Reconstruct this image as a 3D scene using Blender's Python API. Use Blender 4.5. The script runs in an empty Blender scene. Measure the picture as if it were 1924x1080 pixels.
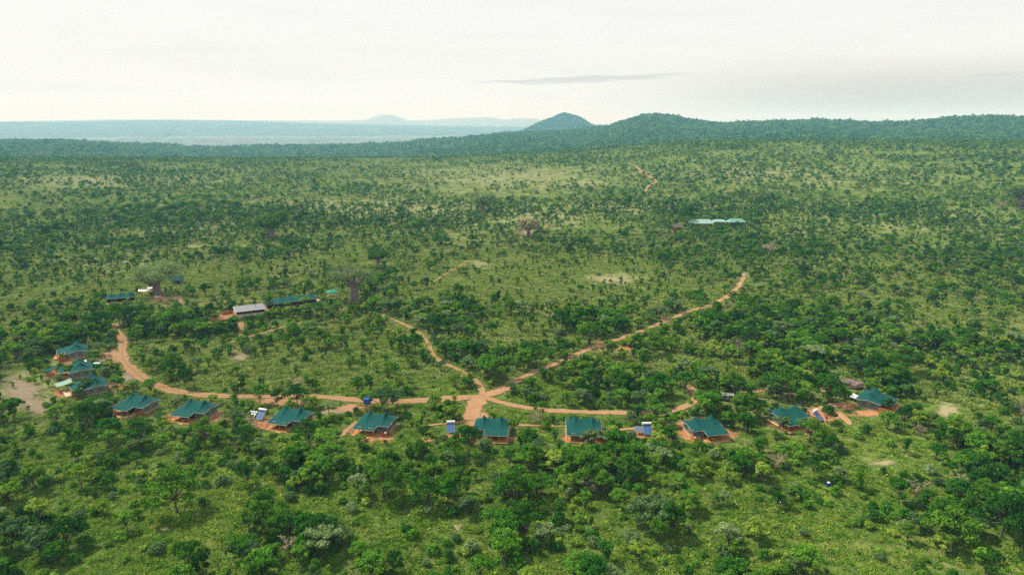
import bpy, bmesh, math, random
import numpy as np
from math import radians as R, sin, cos, pi
sc = bpy.context.scene
COL = sc.collection
# ------------------------------------------------------------------ camera
CAM_H = 85.0; PITCH = 13.37; FP = 24 / 36 * 1924
cam_d = bpy.data.cameras.new("camera"); cam_d.lens = 24; cam_d.sensor_width = 36
cam_d.clip_start = 1; cam_d.clip_end = 60000
cam = bpy.data.objects.new("camera", cam_d); COL.objects.link(cam)
cam.location = (0, 0, CAM_H); cam.rotation_euler = (R(90 - PITCH), 0, 0)
sc.camera = cam
# ------------------------------------------------------------------ world, sun, exposure
SUN_EL, SUN_AZ = 55, -62          # azimuth from +Y (view direction), negative = left
world = bpy.data.worlds.new("World"); sc.world = world; world.use_nodes = True
nt = world.node_tree; nt.nodes.clear()
def N(nt, t, **kw):
    n = nt.nodes.new(t)
    for k, v in kw.items():
        if k.startswith('i_'):
            key = k[2:]; key = int(key) if key.isdigit() else key
            n.inputs[key].default_value = v
        else: setattr(n, k, v)
    return n
def L(nt, a, b): nt.links.new(a, b)
def mth(nt, op, a, b=None, clamp=False):
    n = nt.nodes.new('ShaderNodeMath'); n.operation = op; n.use_clamp = clamp
    for i, v in enumerate((a, b)):
        if v is None: continue
        if isinstance(v, (int, float)): n.inputs[i].default_value = v
        else: nt.links.new(v, n.inputs[i])
    return n.outputs[0]
def mixc(nt, f, a, b, mode='MIX'):
    n = nt.nodes.new('ShaderNodeMix'); n.data_type = 'RGBA'; n.blend_type = mode; n.clamp_result = False
    for s, v in ((0, f), (6, a), (7, b)):
        if isinstance(v, (int, float)): n.inputs[s].default_value = v
        elif isinstance(v, tuple): n.inputs[s].default_value = (v[0], v[1], v[2], 1)
        else: nt.links.new(v, n.inputs[s])
    return n.outputs[2]
SKY_GAIN = 0.87
sky = N(nt, 'ShaderNodeTexSky', sky_type='NISHITA', sun_disc=False, sun_elevation=R(SUN_EL), sun_rotation=R(SUN_AZ), air_density=1.0, dust_density=4.0, ozone_density=1.0)
tc = N(nt, 'ShaderNodeTexCoord'); sep = N(nt, 'ShaderNodeSeparateXYZ'); L(nt, tc.outputs['Generated'], sep.inputs[0])
el = mth(nt, 'ARCSINE', sep.outputs[2]); az = mth(nt, 'ARCTAN2', sep.outputs[0], sep.outputs[1])
ramp = N(nt, 'ShaderNodeValToRGB'); L(nt, mth(nt, 'MULTIPLY', el, 2 / pi), ramp.inputs[0])
cr = ramp.color_ramp
cr.elements[0].position = 0.0; cr.elements[0].color = (1.10, 1.12, 1.09, 1)
cr.elements[1].position = 1.0; cr.elements[1].color = (0.50, 0.58, 0.70, 1)
e = cr.elements.new(0.045); e.color = (0.99, 0.985, 0.975, 1)
e = cr.elements.new(0.12); e.color = (0.975, 0.97, 0.96, 1)
e = cr.elements.new(0.5); e.color = (0.62, 0.68, 0.76, 1)
cv = N(nt, 'ShaderNodeCombineXYZ'); L(nt, mth(nt, 'MULTIPLY', az, 3.0), cv.inputs[0]); L(nt, mth(nt, 'MULTIPLY', el, 30.0), cv.inputs[1])
band = N(nt, 'ShaderNodeTexNoise', i_Scale=1.3, i_Detail=6.0, i_Roughness=0.6); L(nt, cv.outputs[0], band.inputs['Vector'])
def ss(x, lo, hi):
    n = nt.nodes.new('ShaderNodeMapRange'); n.interpolation_type = 'SMOOTHSTEP'
    nt.links.new(x, n.inputs[0]); n.inputs[1].default_value = lo; n.inputs[2].default_value = hi
    return n.outputs[0]
bm_ = ss(band.outputs[0], 0.45, 0.75)
right = mth(nt, 'MULTIPLY', ss(az, 0.02, 0.5), mth(nt, 'SUBTRACT', 1.0, ss(el, 0.03, 0.095)))
ov = mixc(nt, mth(nt, 'MULTIPLY', right, 1.0), ramp.outputs[0], (0.64, 0.55, 0.50))
ov = mixc(nt, mth(nt, 'MULTIPLY', mth(nt, 'MULTIPLY', bm_, 0.3), mth(nt, 'SUBTRACT', 1.0, ss(el, 0.05, 0.3))), ov, (0.76, 0.74, 0.73))
def streak(c_az, c_el, a, b, slope, col, amt, ov):   # one thin lens shaped cloud at a direction of the sky
    wob = N(nt, 'ShaderNodeTexNoise', i_Scale=5.0, i_Detail=5.0); L(nt, cv.outputs[0], wob.inputs['Vector'])
    w = mth(nt, 'MULTIPLY', mth(nt, 'SUBTRACT', wob.outputs[0], 0.5), b * 3.0)
    du = mth(nt, 'SUBTRACT', az, c_az)
    dv = mth(nt, 'ADD', mth(nt, 'SUBTRACT', mth(nt, 'SUBTRACT', el, c_el), mth(nt, 'MULTIPLY', du, slope)), w)
    q = mth(nt, 'ADD', mth(nt, 'POWER', mth(nt, 'ABSOLUTE', mth(nt, 'DIVIDE', du, a)), 3.0), mth(nt, 'POWER', mth(nt, 'ABSOLUTE', mth(nt, 'DIVIDE', dv, b)), 2.0))
    m = mth(nt, 'SUBTRACT', 1.0, ss(q, 0.1, 1.0))
    return mixc(nt, mth(nt, 'MULTIPLY', m, amt), ov, col)
ov = streak(0.095, R(3.55), 0.168, R(0.27), 0.035, (0.60, 0.585, 0.57), 0.62, ov)
ov = streak(0.595, R(3.25), 0.030, R(0.17), 0.02, (0.60, 0.585, 0.57), 0.55, ov)
ov = streak(0.36, R(2.1), 0.13, R(0.16), -0.01, (0.70, 0.68, 0.67), 0.6, ov)
nis = mixc(nt, 1.0, sky.outputs[0], (0.1, 0.1, 0.1), 'MULTIPLY')
fin = mixc(nt, 0.90, nis, ov)
bg = N(nt, 'ShaderNodeBackground', i_Strength=SKY_GAIN); L(nt, fin, bg.inputs[0])
wo = N(nt, 'ShaderNodeOutputWorld'); L(nt, bg.outputs[0], wo.inputs[0])
sd = bpy.data.lights.new("sun", 'SUN'); sd.energy = 4.9; sd.angle = R(2.0); sd.color = (1.0, 0.94, 0.80)
so = bpy.data.objects.new("sun", sd); COL.objects.link(so)
so.rotation_euler = (R(90 - SUN_EL), 0, R(180 - SUN_AZ)); so.location = (0, 0, 400)
vs = sc.view_settings; vs.view_transform = 'Standard'; vs.look = 'None'; vs.gamma = 1; vs.use_curve_mapping = False; vs.exposure = 0.24
cy = sc.cycles
cy.max_bounces = 5; cy.diffuse_bounces = 3; cy.glossy_bounces = 2; cy.transmission_bounces = 3; cy.volume_bounces = 1; cy.transparent_max_bounces = 12
cy.caustics_reflective = False; cy.caustics_refractive = False
cy.use_denoising = False
# ------------------------------------------------------------------ helpers
rng = np.random.default_rng(7); rnd = random.Random(7)
cP, sP = cos(R(PITCH)), sin(R(PITCH))
def hash2(ix, iy, s):
    n = (ix.astype(np.int64) * 374761393 + iy.astype(np.int64) * 668265263 + s * 1442695041) & 0xFFFFFFFF
    n = ((n ^ (n >> 13)) * 1274126177) & 0xFFFFFFFF
    return ((n ^ (n >> 16)) & 0xFFFFFF) / float(0xFFFFFF)
def vnoise(x, y, wl, s=0):
    x = np.asarray(x, float) / wl + 1000.0; y = np.asarray(y, float) / wl + 1000.0
    ix, iy = np.floor(x), np.floor(y); fx, fy = x - ix, y - iy
    fx = fx * fx * (3 - 2 * fx); fy = fy * fy * (3 - 2 * fy)
    a = hash2(ix, iy, s); b = hash2(ix + 1, iy, s); c = hash2(ix, iy + 1, s); d = hash2(ix + 1, iy + 1, s)
    return (a + (b - a) * fx) * (1 - fy) + (c + (d - c) * fx) * fy
def fbm(x, y, wl, s=0, o=3):
    t = 0; a = 0.5; n = 0
    for k in range(o):
        t = t + a * vnoise(x, y, wl / 2 ** k, s + k); n += a; a *= 0.5
    return t / n
def elev(px, y):
    xc = (px - 962) / FP; yc = (540 - y) / FP
    dy = cP + yc * sP; dz = -sP + yc * cP
    return np.arctan2(dz, np.hypot(xc, dy))
# skyline of each range as (column, row) pairs read off the photograph, then turned into metres of height
CR1 = np.array([(-400, 299), (0, 299), (640, 298), (850, 297), (1000, 289), (1150, 279), (1280, 267), (1500, 264), (1924, 266), (2400, 264)], float)
CR2 = np.array([(-400, 262), (0, 265), (60, 266), (105, 264), (150, 268), (240, 271), (330, 276), (400, 279), (480, 276), (600, 276), (700, 272), (800, 264), (900, 257), (960, 251), (1040, 249), (1100, 243), (1150, 237), (1180, 227), (1205, 220), (1235, 217), (1262, 221), (1300, 228), (1350, 233), (1450, 232), (1500, 230), (1525, 228), (1560, 229), (1650, 232), (1700, 229), (1750, 224), (1800, 221), (1860, 219), (1924, 220), (2400, 216)], float); CR2[:, 1] += 3 + 2.5 * (CR2[:, 0] > 1680)
CR3 = np.array([(-400, 229), (0, 229), (120, 228.5), (250, 226.5), (330, 226), (480, 228), (640, 233), (800, 236), (985, 239), (1300, 242), (2400, 244)], float)
CR4 = np.array([(-400, 224), (0, 228.5), (200, 225), (330, 224.5), (450, 226), (640, 227), (690, 225), (705, 219), (718, 216), (735, 215.5), (748, 219), (762, 226), (800, 226), (850, 223), (885, 221), (915, 220.5), (950, 225), (985, 222), (1003, 223), (1030, 230), (1100, 233), (2400, 235)], float)
CON = np.array([(940, 262), (960, 256), (985, 247), (1000, 240), (1012, 234), (1025, 228.5), (1040, 223.5), (1050, 218), (1060, 215), (1070, 218), (1082, 221), (1095, 227), (1105, 234), (1112, 238), (1135, 250), (1160, 262)], float)
R1, R2, RC, R3, R4 = 1500., 3500., 5700., 13000., 20000.
_px = np.linspace(-400, 2400, 1401)
def prof(c, r, sm=0):
    y = np.interp(_px, c[:, 0], c[:, 1])
    if sm: y = np.convolve(np.pad(y, sm, 'edge'), np.ones(2 * sm + 1) / (2 * sm + 1), 'valid')
    return CAM_H + r * np.tan(elev(_px, y))
Z1 = prof(CR1, R1, 30); Z2 = prof(CR2, R2, 4); Z3 = prof(CR3, R3, 12); Z4 = prof(CR4, R4, 1); ZC = prof(CON, RC, 1)
def smst(t): t = np.clip(t, 0, 1); return t * t * (3 - 2 * t)
VAL = -40.
def T(x, y):
    x = np.asarray(x, float); y = np.asarray(y, float)
    r = np.hypot(x, y); azm = np.arctan2(x, y); azm = np.clip(azm, -1.0, 1.0)
    px = 962 + FP * np.tan(azm) / cP
    z1, z2, z3, z4, zc = (np.interp(px, _px, Z) for Z in (Z1, Z2, Z3, Z4, ZC))
    kn = [(0, 0 * r), (480, 0 * r + 0.5), (R1, z1), (R1 + 450, np.minimum(z1 - 28, z2 - 30)), (R2, z2), (R2 + 700, VAL + 0 * r), (8600, VAL + 0 * r), (R3, z3), (R3 + 1400, z3 * 0 + 10), (R4, z4), (23000, 0 * r - 20)]
    z = kn[0][1].copy() if hasattr(kn[0][1], 'copy') else np.array(kn[0][1])
    for (ra, za), (rb, zb) in zip(kn[:-1], kn[1:]):
        t = smst((r - ra) / (rb - ra)); z = np.where(r >= ra, za + (zb - za) * t, z)
    bump = smst(1 - np.abs(r - RC) / 950.)
    z = np.where((r > 4700) & (r < 6700), np.maximum(z, VAL + (zc - VAL) * bump), z)
    near = np.clip(1 - r / 1200, 0, 1)
    z = z + (fbm(x, y, 75, 3) - 0.5) * 3.2 * near + (fbm(x, y, 22, 9, 2) - 0.5) * 0.7 * near
    mid = smst((r - 1600) / 500) * (1 - smst((r - 12300) / 900))
    off = np.abs(r - R2) / 500
    z = z + (fbm(x, y, 260, 5, 4) - 0.5) * 26 * mid * np.clip(off, 0.22, 1)
    return z
def T1(x, y): return float(T(np.array([x]), np.array([y]))[0])
def to_px(x, y, z):
    f = y * cP - (z - CAM_H) * sP; u = y * sP + (z - CAM_H) * cP
    return 962 + FP * x / f, 540 - FP * u / f
def at(px, py, dz=0.0):
    """the point of the terrain (raised by dz) that the photograph shows at this pixel; used once, to survey the site"""
    x, y = at_v(np.array([px], float), np.array([py], float), dz); return float(x[0]), float(y[0])
def at_v(px, py, dz=0.0):
    xc = (px - 962) / FP; yc = (540 - py) / FP
    dy = cP + yc * sP; dz_ = -sP + yc * cP; z = 0 * px
    for _ in range(22):
        t = (z + dz - CAM_H) / dz_; z = 0.5 * z + 0.5 * T(xc * t, dy * t)
    return xc * t, dy * t
# ------------------------------------------------------------------ materials
def new_mat(name):
    m = bpy.data.materials.new(name); m.use_nodes = True
    t = m.node_tree; t.nodes.clear(); o = N(t, 'ShaderNodeOutputMaterial'); return m, t, o
def simple(name, col, rough=0.7, var=0.25, scale=3.0, metal=0.0, bump=0.0, spec=0.3, streaks=None):
    m, t, o = new_mat(name)
    b = N(t, 'ShaderNodeBsdfPrincipled', i_Roughness=rough, i_Metallic=metal); b.inputs['Specular IOR Level'].default_value = spec
    c = N(t, 'ShaderNodeTexCoord'); n = N(t, 'ShaderNodeTexNoise', i_Scale=scale, i_Detail=6.0, i_Roughness=0.65)
    if streaks:
        mp = N(t, 'ShaderNodeMapping'); mp.inputs['Scale'].default_value = streaks
        L(t, c.outputs['Object'], mp.inputs[0]); L(t, mp.outputs[0], n.inputs['Vector'])
    else: L(t, c.outputs['Object'], n.inputs['Vector'])
    lo = tuple(v * (1 - var) for v in col); hi = tuple(min(1, v * (1 + var)) for v in col)
    rmp = N(t, 'ShaderNodeMapRange', i_1=0.3, i_2=0.7); L(t, n.outputs[0], rmp.inputs[0])
    L(t, mixc(t, rmp.outputs[0], lo, hi), b.inputs['Base Color'])
    if bump:
        bp = N(t, 'ShaderNodeBump', i_Strength=bump); L(t, n.outputs[0], bp.inputs['Height']); L(t, bp.outputs[0], b.inputs['Normal'])
    L(t, b.outputs[0], o.inputs[0]); return m
M = {}
M['canvas'] = simple('green_canvas', (0.0006, 0.064, 0.056), 0.95, 0.16, 1.4, bump=0.08, streaks=(2.5, 0.6, 1))
M['canvas_mint'] = simple('mint_sheet', (0.16, 0.42, 0.34), 0.6, 0.2, 1.0)
M['canvas_pale'] = simple('pale_green_netting', (0.19, 0.33, 0.24), 0.8, 0.2, 2.0)
M['trim'] = simple('pale_edge_webbing', (0.50, 0.46, 0.38), 0.8, 0.3, 3.0)
M['tent_wall'] = simple('grey_tent_canvas', (0.20, 0.20, 0.185), 0.85, 0.25, 4.0, bump=0.3, streaks=(4, 4, .5))
M['mesh_wall'] = simple('grey_green_mesh', (0.10, 0.135, 0.11), 0.85, 0.3, 9.0)
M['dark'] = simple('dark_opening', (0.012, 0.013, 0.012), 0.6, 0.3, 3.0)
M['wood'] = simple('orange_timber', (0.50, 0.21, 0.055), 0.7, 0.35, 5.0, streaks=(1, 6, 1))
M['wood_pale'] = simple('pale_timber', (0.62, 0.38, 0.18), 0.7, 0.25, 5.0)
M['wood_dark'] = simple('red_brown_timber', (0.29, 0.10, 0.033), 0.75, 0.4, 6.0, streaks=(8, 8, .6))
M['white'] = simple('white_paint', (0.78, 0.78, 0.75), 0.45, 0.06, 3.0)
M['cream'] = simple('cream_plaster', (0.60, 0.50, 0.38), 0.85, 0.15, 2.0)
M['brick_red'] = simple('red_brown_wall', (0.22, 0.055, 0.035), 0.85, 0.3, 2.0)
M['grey_roof'] = simple('grey_metal_sheet', (0.20, 0.20, 0.225), 0.65, 0.2, 2.0, bump=0.2, streaks=(14, .5, 1))
M['blue'] = simple('blue_plastic', (0.012, 0.075, 0.33), 0.4, 0.2, 2.0)
M['collector'] = simple('blue_collector_glass', (0.055, 0.13, 0.30), 0.25, 0.25, 4.0, spec=0.5, streaks=(9, .5, 1))
M['pv'] = simple('solar_cells', (0.10, 0.14, 0.20), 0.5, 0.3, 6.0, spec=0.25)
M['steel'] = simple('grey_steel', (0.35, 0.36, 0.37), 0.4, 0.15, 6.0, metal=0.7)
M['rubber'] = simple('black_rubber', (0.02, 0.02, 0.02), 0.8, 0.2, 8.0)
M['khaki'] = simple('khaki_truck_paint', (0.20, 0.19, 0.13), 0.45, 0.2, 3.0)
M['truck_green'] = simple('green_trailer_paint', (0.01, 0.24, 0.10), 0.45, 0.2, 3.0)
M['skin'] = simple('skin', (0.06, 0.03, 0.018), 0.6, 0.1, 8.0)
M['cloth_blue'] = simple('dark_blue_clothes', (0.03, 0.025, 0.055), 0.85, 0.2, 6.0)
M['cloth_brown'] = simple('brown_clothes', (0.12, 0.06, 0.03), 0.85, 0.2, 6.0)
M['bark'] = simple('grey_brown_bark', (0.13, 0.10, 0.075), 0.9, 0.45, 4.0, bump=0.6, streaks=(3, 3, .7))
M['bark_baobab'] = simple('baobab_bark', (0.20, 0.135, 0.13), 0.85, 0.45, 0.6, bump=0.7, streaks=(2, 2, .35))
M['bark_pale'] = simple('pale_dead_wood', (0.33, 0.29, 0.26), 0.9, 0.3, 4.0)
def rockmat():
    m, t, o = new_mat('granite'); b = N(t, 'ShaderNodeBsdfPrincipled', i_Roughness=0.85)
    c = N(t, 'ShaderNodeTexCoord'); n = N(t, 'ShaderNodeTexNoise', i_Scale=0.5, i_Detail=9.0, i_Roughness=0.7); L(t, c.outputs['Object'], n.inputs['Vector'])
    r = N(t, 'ShaderNodeValToRGB'); L(t, n.outputs[0], r.inputs[0]); k = r.color_ramp
    k.elements[0].position = 0.36; k.elements[0].color = (0.05, 0.04, 0.042, 1); k.elements[1].position = 0.66; k.elements[1].color = (0.34, 0.22, 0.16, 1)
    x = k.elements.new(0.5); x.color = (0.13, 0.09, 0.08, 1)
    L(t, r.outputs[0], b.inputs['Base Color']); bp = N(t, 'ShaderNodeBump', i_Strength=0.6); L(t, n.outputs[0], bp.inputs['Height']); L(t, bp.outputs[0], b.inputs['Normal'])
    L(t, b.outputs[0], o.inputs[0]); return m
M['rock'] = rockmat()
def foliage(name, cols, spatial=0.5, transl=0.26):
    """cols: three leaf colours (dark, mid, light); plants differ one from the other, leaves differ within a plant"""
    m, t, o = new_mat(name)
    oi = N(t, 'ShaderNodeObjectInfo'); g = N(t, 'ShaderNodeNewGeometry')
    n = N(t, 'ShaderNodeTexNoise', i_Scale=0.018, i_Detail=2.0); L(t, oi.outputs['Location'], n.inputs['Vector'])
    v = mth(t, 'ADD', mth(t, 'MULTIPLY', oi.outputs['Random'], 0.7), mth(t, 'MULTIPLY', mth(t, 'SUBTRACT', n.outputs[0], 0.25), 0.9 * spatial))
    v = mth(t, 'ADD', v, mth(t, 'MULTIPLY', mth(t, 'SUBTRACT', g.outputs['Random Per Island'], 0.5), 0.55))
    r = N(t, 'ShaderNodeValToRGB'); L(t, v, r.inputs[0]); k = r.color_ramp
    k.elements[0].position = 0.1; k.elements[0].color = (*cols[0], 1); k.elements[1].position = 0.95; k.elements[1].color = (*cols[2], 1)
    x = k.elements.new(0.5); x.color = (*cols[1], 1)
    d = N(t, 'ShaderNodeBsdfDiffuse'); L(t, r.outputs[0], d.inputs[0])
    tr = N(t, 'ShaderNodeBsdfTranslucent'); L(t, mixc(t, 1.0, r.outputs[0], (0.9, 1.0, 0.35), 'MULTIPLY'), tr.inputs[0])
    mx = N(t, 'ShaderNodeMixShader', i_Fac=transl); L(t, d.outputs[0], mx.inputs[1]); L(t, tr.outputs[0], mx.inputs[2])
    L(t, mx.outputs[0], o.inputs[0]); return m
FG = 1.72
def fc(*c): return tuple(tuple(v * FG for v in k) for k in c)
F = {
 'deep': foliage('deep_green_leaves', fc((0.010, 0.042, 0.006), (0.024, 0.082, 0.007), (0.075, 0.150, 0.012))),
 'mid': foliage('mid_green_leaves', fc((0.014, 0.068, 0.006), (0.046, 0.132, 0.010), (0.125, 0.225, 0.022))),
 'yellow': foliage('yellow_green_leaves', fc((0.040, 0.100, 0.008), (0.095, 0.165, 0.014), (0.205, 0.260, 0.036))),
 'grey': foliage('grey_green_leaves', fc((0.030, 0.070, 0.022), (0.075, 0.125, 0.042), (0.165, 0.215, 0.085))),
 'brown': foliage('brownish_dry_leaves', fc((0.11, 0.085, 0.05), (0.19, 0.155, 0.085), (0.30, 0.26, 0.14))),
 'pale_grass': foliage('pale_grass_blades', fc((0.090, 0.130, 0.022), (0.125, 0.165, 0.036), (0.170, 0.190, 0.060)), 1.0, 0.25),
 'grass': foliage('grass_blades', fc((0.042, 0.105, 0.012), (0.082, 0.146, 0.016), (0.165, 0.190, 0.036)), 1.0, 0.25),
}
def ground_mat(name, far=False):
    m, t, o = new_mat(name); b = N(t, 'ShaderNodeBsdfDiffuse', i_Roughness=0.8)
    g = N(t, 'ShaderNodeNewGeometry'); P = g.outputs['Position']
    def nz(s, d=6.0, ro=0.6, off=0):
        mp = N(t, 'ShaderNodeMapping'); mp.inputs['Location'].default_value = (off, off * 1.7, 0); L(t, P, mp.inputs[0])
        n = N(t, 'ShaderNodeTexNoise', i_Scale=s, i_Detail=d, i_Roughness=ro); L(t, mp.outputs[0], n.inputs['Vector']); return n.outputs[0]
    def mr(x, lo, hi):
        n = N(t, 'ShaderNodeMapRange', interpolation_type='SMOOTHSTEP', i_1=lo, i_2=hi); L(t, x, n.inputs[0]); return n.outputs[0]
    big, med, fine, spk = nz(0.012, 5), nz(0.07, 6, .6, 40), nz(0.45, 6, .7, 80), nz(2.2, 4, .7, 13)
    c = mixc(t, mr(big, .35, .65), (0.080, 0.162, 0.014), (0.150, 0.218, 0.036))
    c = mixc(t, mr(med, .38, .68), c, (0.200, 0.250, 0.056))
    c = mixc(t, mth(t, 'MULTIPLY', mr(nz(.03, 8, .75, 21), .5, .62), .6), c, (0.30, 0.26, 0.12))
    c = mixc(t, mth(t, 'MULTIPLY', mr(nz(.13, 7, .7, 60), .46, .6), 0.55), c, (0.070, 0.125, 0.020))
    c = mixc(t, mth(t, 'MULTIPLY', mr(fine, .42, .6), 0.75), c, (0.050, 0.095, 0.014))
    c = mixc(t, mth(t, 'MULTIPLY', mr(spk, .45, .7), 0.35), c, (0.27, 0.28, 0.11))
    at_ = N(t, 'ShaderNodeAttribute', attribute_name='dry'); dry = at_.outputs['Fac']
    tan_ = mixc(t, mr(fine, .35, .65), (0.325, 0.305, 0.140), (0.250, 0.285, 0.105))
    df = mr(mth(t, 'ADD', mth(t, 'MULTIPLY', dry, 0.9), mth(t, 'MULTIPLY', mth(t, 'SUBTRACT', med, 0.5), 1.5)), .35, .8)
    c = mixc(t, df, c, tan_)
    red = mr(mth(t, 'MULTIPLY', nz(0.16, 5, .6, 7), mth(t, 'ADD', mth(t, 'MULTIPLY', med, .5), .5)), .50, .56)
    c = mixc(t, mth(t, 'MULTIPLY', red, 0.5), c, (0.36, 0.17, 0.07))
    if far: c = mixc(t, mr(nz(0.02, 8, .75, 3), .40, .66), c, (0.045, 0.105, 0.035))
    L(t, c, b.inputs[0])
    bp = N(t, 'ShaderNodeBump', i_Strength=0.7, i_Distance=0.5); L(t, fine, bp.inputs['Height']); L(t, bp.outputs[0], b.inputs['Normal'])
    L(t, b.outputs[0], o.inputs[0]); return m
M['ground'] = ground_mat('savanna_ground'); M['ridge'] = ground_mat('ridge_ground', True)
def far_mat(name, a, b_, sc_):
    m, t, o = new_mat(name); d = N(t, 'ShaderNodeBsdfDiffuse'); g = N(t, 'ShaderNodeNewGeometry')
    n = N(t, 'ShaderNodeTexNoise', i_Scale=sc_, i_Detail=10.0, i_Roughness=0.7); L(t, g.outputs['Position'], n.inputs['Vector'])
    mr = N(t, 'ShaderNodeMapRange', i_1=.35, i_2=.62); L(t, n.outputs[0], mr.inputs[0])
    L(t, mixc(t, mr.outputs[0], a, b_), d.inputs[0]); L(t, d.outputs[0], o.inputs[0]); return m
M['valley'] = far_mat('valley_grass_painted_mist', (0.08, 0.11, 0.09), (0.20, 0.23, 0.21), 0.006)  # low mist in front of the plateau is painted into this pale floor colour
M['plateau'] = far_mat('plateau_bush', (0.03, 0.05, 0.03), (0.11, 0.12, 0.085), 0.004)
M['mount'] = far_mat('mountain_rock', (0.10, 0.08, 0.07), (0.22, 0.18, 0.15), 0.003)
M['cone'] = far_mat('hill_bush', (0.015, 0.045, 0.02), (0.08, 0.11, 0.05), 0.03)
def dirt(name, a, b_, edge_lo=0.25, edge_hi=0.55):
    m, t, o = new_mat(name); d = N(t, 'ShaderNodeBsdfDiffuse', i_Roughness=0.9); g = N(t, 'ShaderNodeNewGeometry')
    def nz(s): n = N(t, 'ShaderNodeTexNoise', i_Scale=s, i_Detail=7.0, i_Roughness=0.7); L(t, g.outputs['Position'], n.inputs['Vector']); return n.outputs[0]
    n1, n2 = nz(0.35), nz(1.6)
    mr = N(t, 'ShaderNodeMapRange', i_1=.3, i_2=.7); L(t, n1, mr.inputs[0])
    c = mixc(t, mr.outputs[0], a, b_)
    mr2 = N(t, 'ShaderNodeMapRange', i_1=.5, i_2=.75); L(t, n2, mr2.inputs[0])
    c = mixc(t, mth(t, 'MULTIPLY', mr2.outputs[0], .35), c, (0.16, 0.15, 0.06))
    am = N(t, 'ShaderNodeAttribute', attribute_name='verge'); vg = N(t, 'ShaderNodeMapRange', i_1=.46, i_2=.60); L(t, mth(t, 'MULTIPLY', n1, am.outputs['Fac']), vg.inputs[0]); c = mixc(t, mth(t, 'MULTIPLY', vg.outputs[0], .75), c, (0.17, 0.19, 0.05))
    L(t, c, d.inputs[0])
    bp = N(t, 'ShaderNodeBump', i_Strength=0.5, i_Distance=0.2); L(t, n2, bp.inputs['Height']); L(t, bp.outputs[0], d.inputs['Normal'])
    at_ = N(t, 'ShaderNodeAttribute', attribute_name='edge')
    e = mth(t, 'ADD', at_.outputs['Fac'], mth(t, 'MULTIPLY', mth(t, 'SUBTRACT', mth(t, 'ADD', mth(t, 'MULTIPLY', n1, .6), mth(t, 'MULTIPLY', n2, .4)), .5), 2.6))
    mr3 = N(t, 'ShaderNodeMapRange', interpolation_type='SMOOTHSTEP', i_1=edge_lo, i_2=edge_hi); L(t, e, mr3.inputs[0])
    tr = N(t, 'ShaderNodeBsdfTransparent'); mx = N(t, 'ShaderNodeMixShader'); L(t, mr3.outputs[0], mx.inputs[0]); L(t, tr.outputs[0], mx.inputs[1]); L(t, d.outputs[0], mx.inputs[2])
    L(t, mx.outputs[0], o.inputs[0]); return m
M['road'] = dirt('sandy_road', (0.44, 0.235, 0.115), (0.54, 0.33, 0.185))
M['red_dirt'] = dirt('orange_dirt', (0.42, 0.185, 0.08), (0.52, 0.27, 0.14))
M['tan_dirt'] = dirt('grey_tan_dirt', (0.31, 0.25, 0.16), (0.40, 0.31, 0.20), 0.35, 0.75)
M['pale_dirt'] = dirt('pale_grass_dirt', (0.30, 0.28, 0.13), (0.40, 0.34, 0.20), 0.4, 0.9)
# ------------------------------------------------------------------ mesh helpers
def link(name, me, mat=None, parent=None, loc=None, rz=None):
    o = bpy.data.objects.new(name, me); COL.objects.link(o)
    if mat is not None and me is not None and not me.materials:
        for mm in (mat if isinstance(mat, (list, tuple)) else [mat]): me.materials.append(mm)
    if parent is not None: o.parent = parent
    if loc is not None: o.location = loc
    if rz is not None: o.rotation_euler = (0, 0, rz)
    return o
def tag(o, label=None, cat=None, group=None, kind=None):
    if label: o['label'] = label
    if cat: o['category'] = cat
    if group: o['group'] = group
    if kind: o['kind'] = kind
    return o
def np_mesh(name, V, Q, mi=None, smooth=False):
    V = np.asarray(V, np.float32).reshape(-1, 3); Q = np.asarray(Q, np.int32); k = Q.shape[1]
    me = bpy.data.meshes.new(name); me.vertices.add(len(V)); me.vertices.foreach_set('co', V.ravel())
    me.loops.add(Q.size); me.loops.foreach_set('vertex_index', Q.ravel())
    me.polygons.add(len(Q)); me.polygons.foreach_set('loop_start', np.arange(0, Q.size, k, dtype=np.int32))
    if mi is not None: me.polygons.foreach_set('material_index', np.asarray(mi, np.int32))
    if smooth: me.polygons.foreach_set('use_smooth', np.ones(len(Q), bool))
    me.update(calc_edges=True); return me
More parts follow.
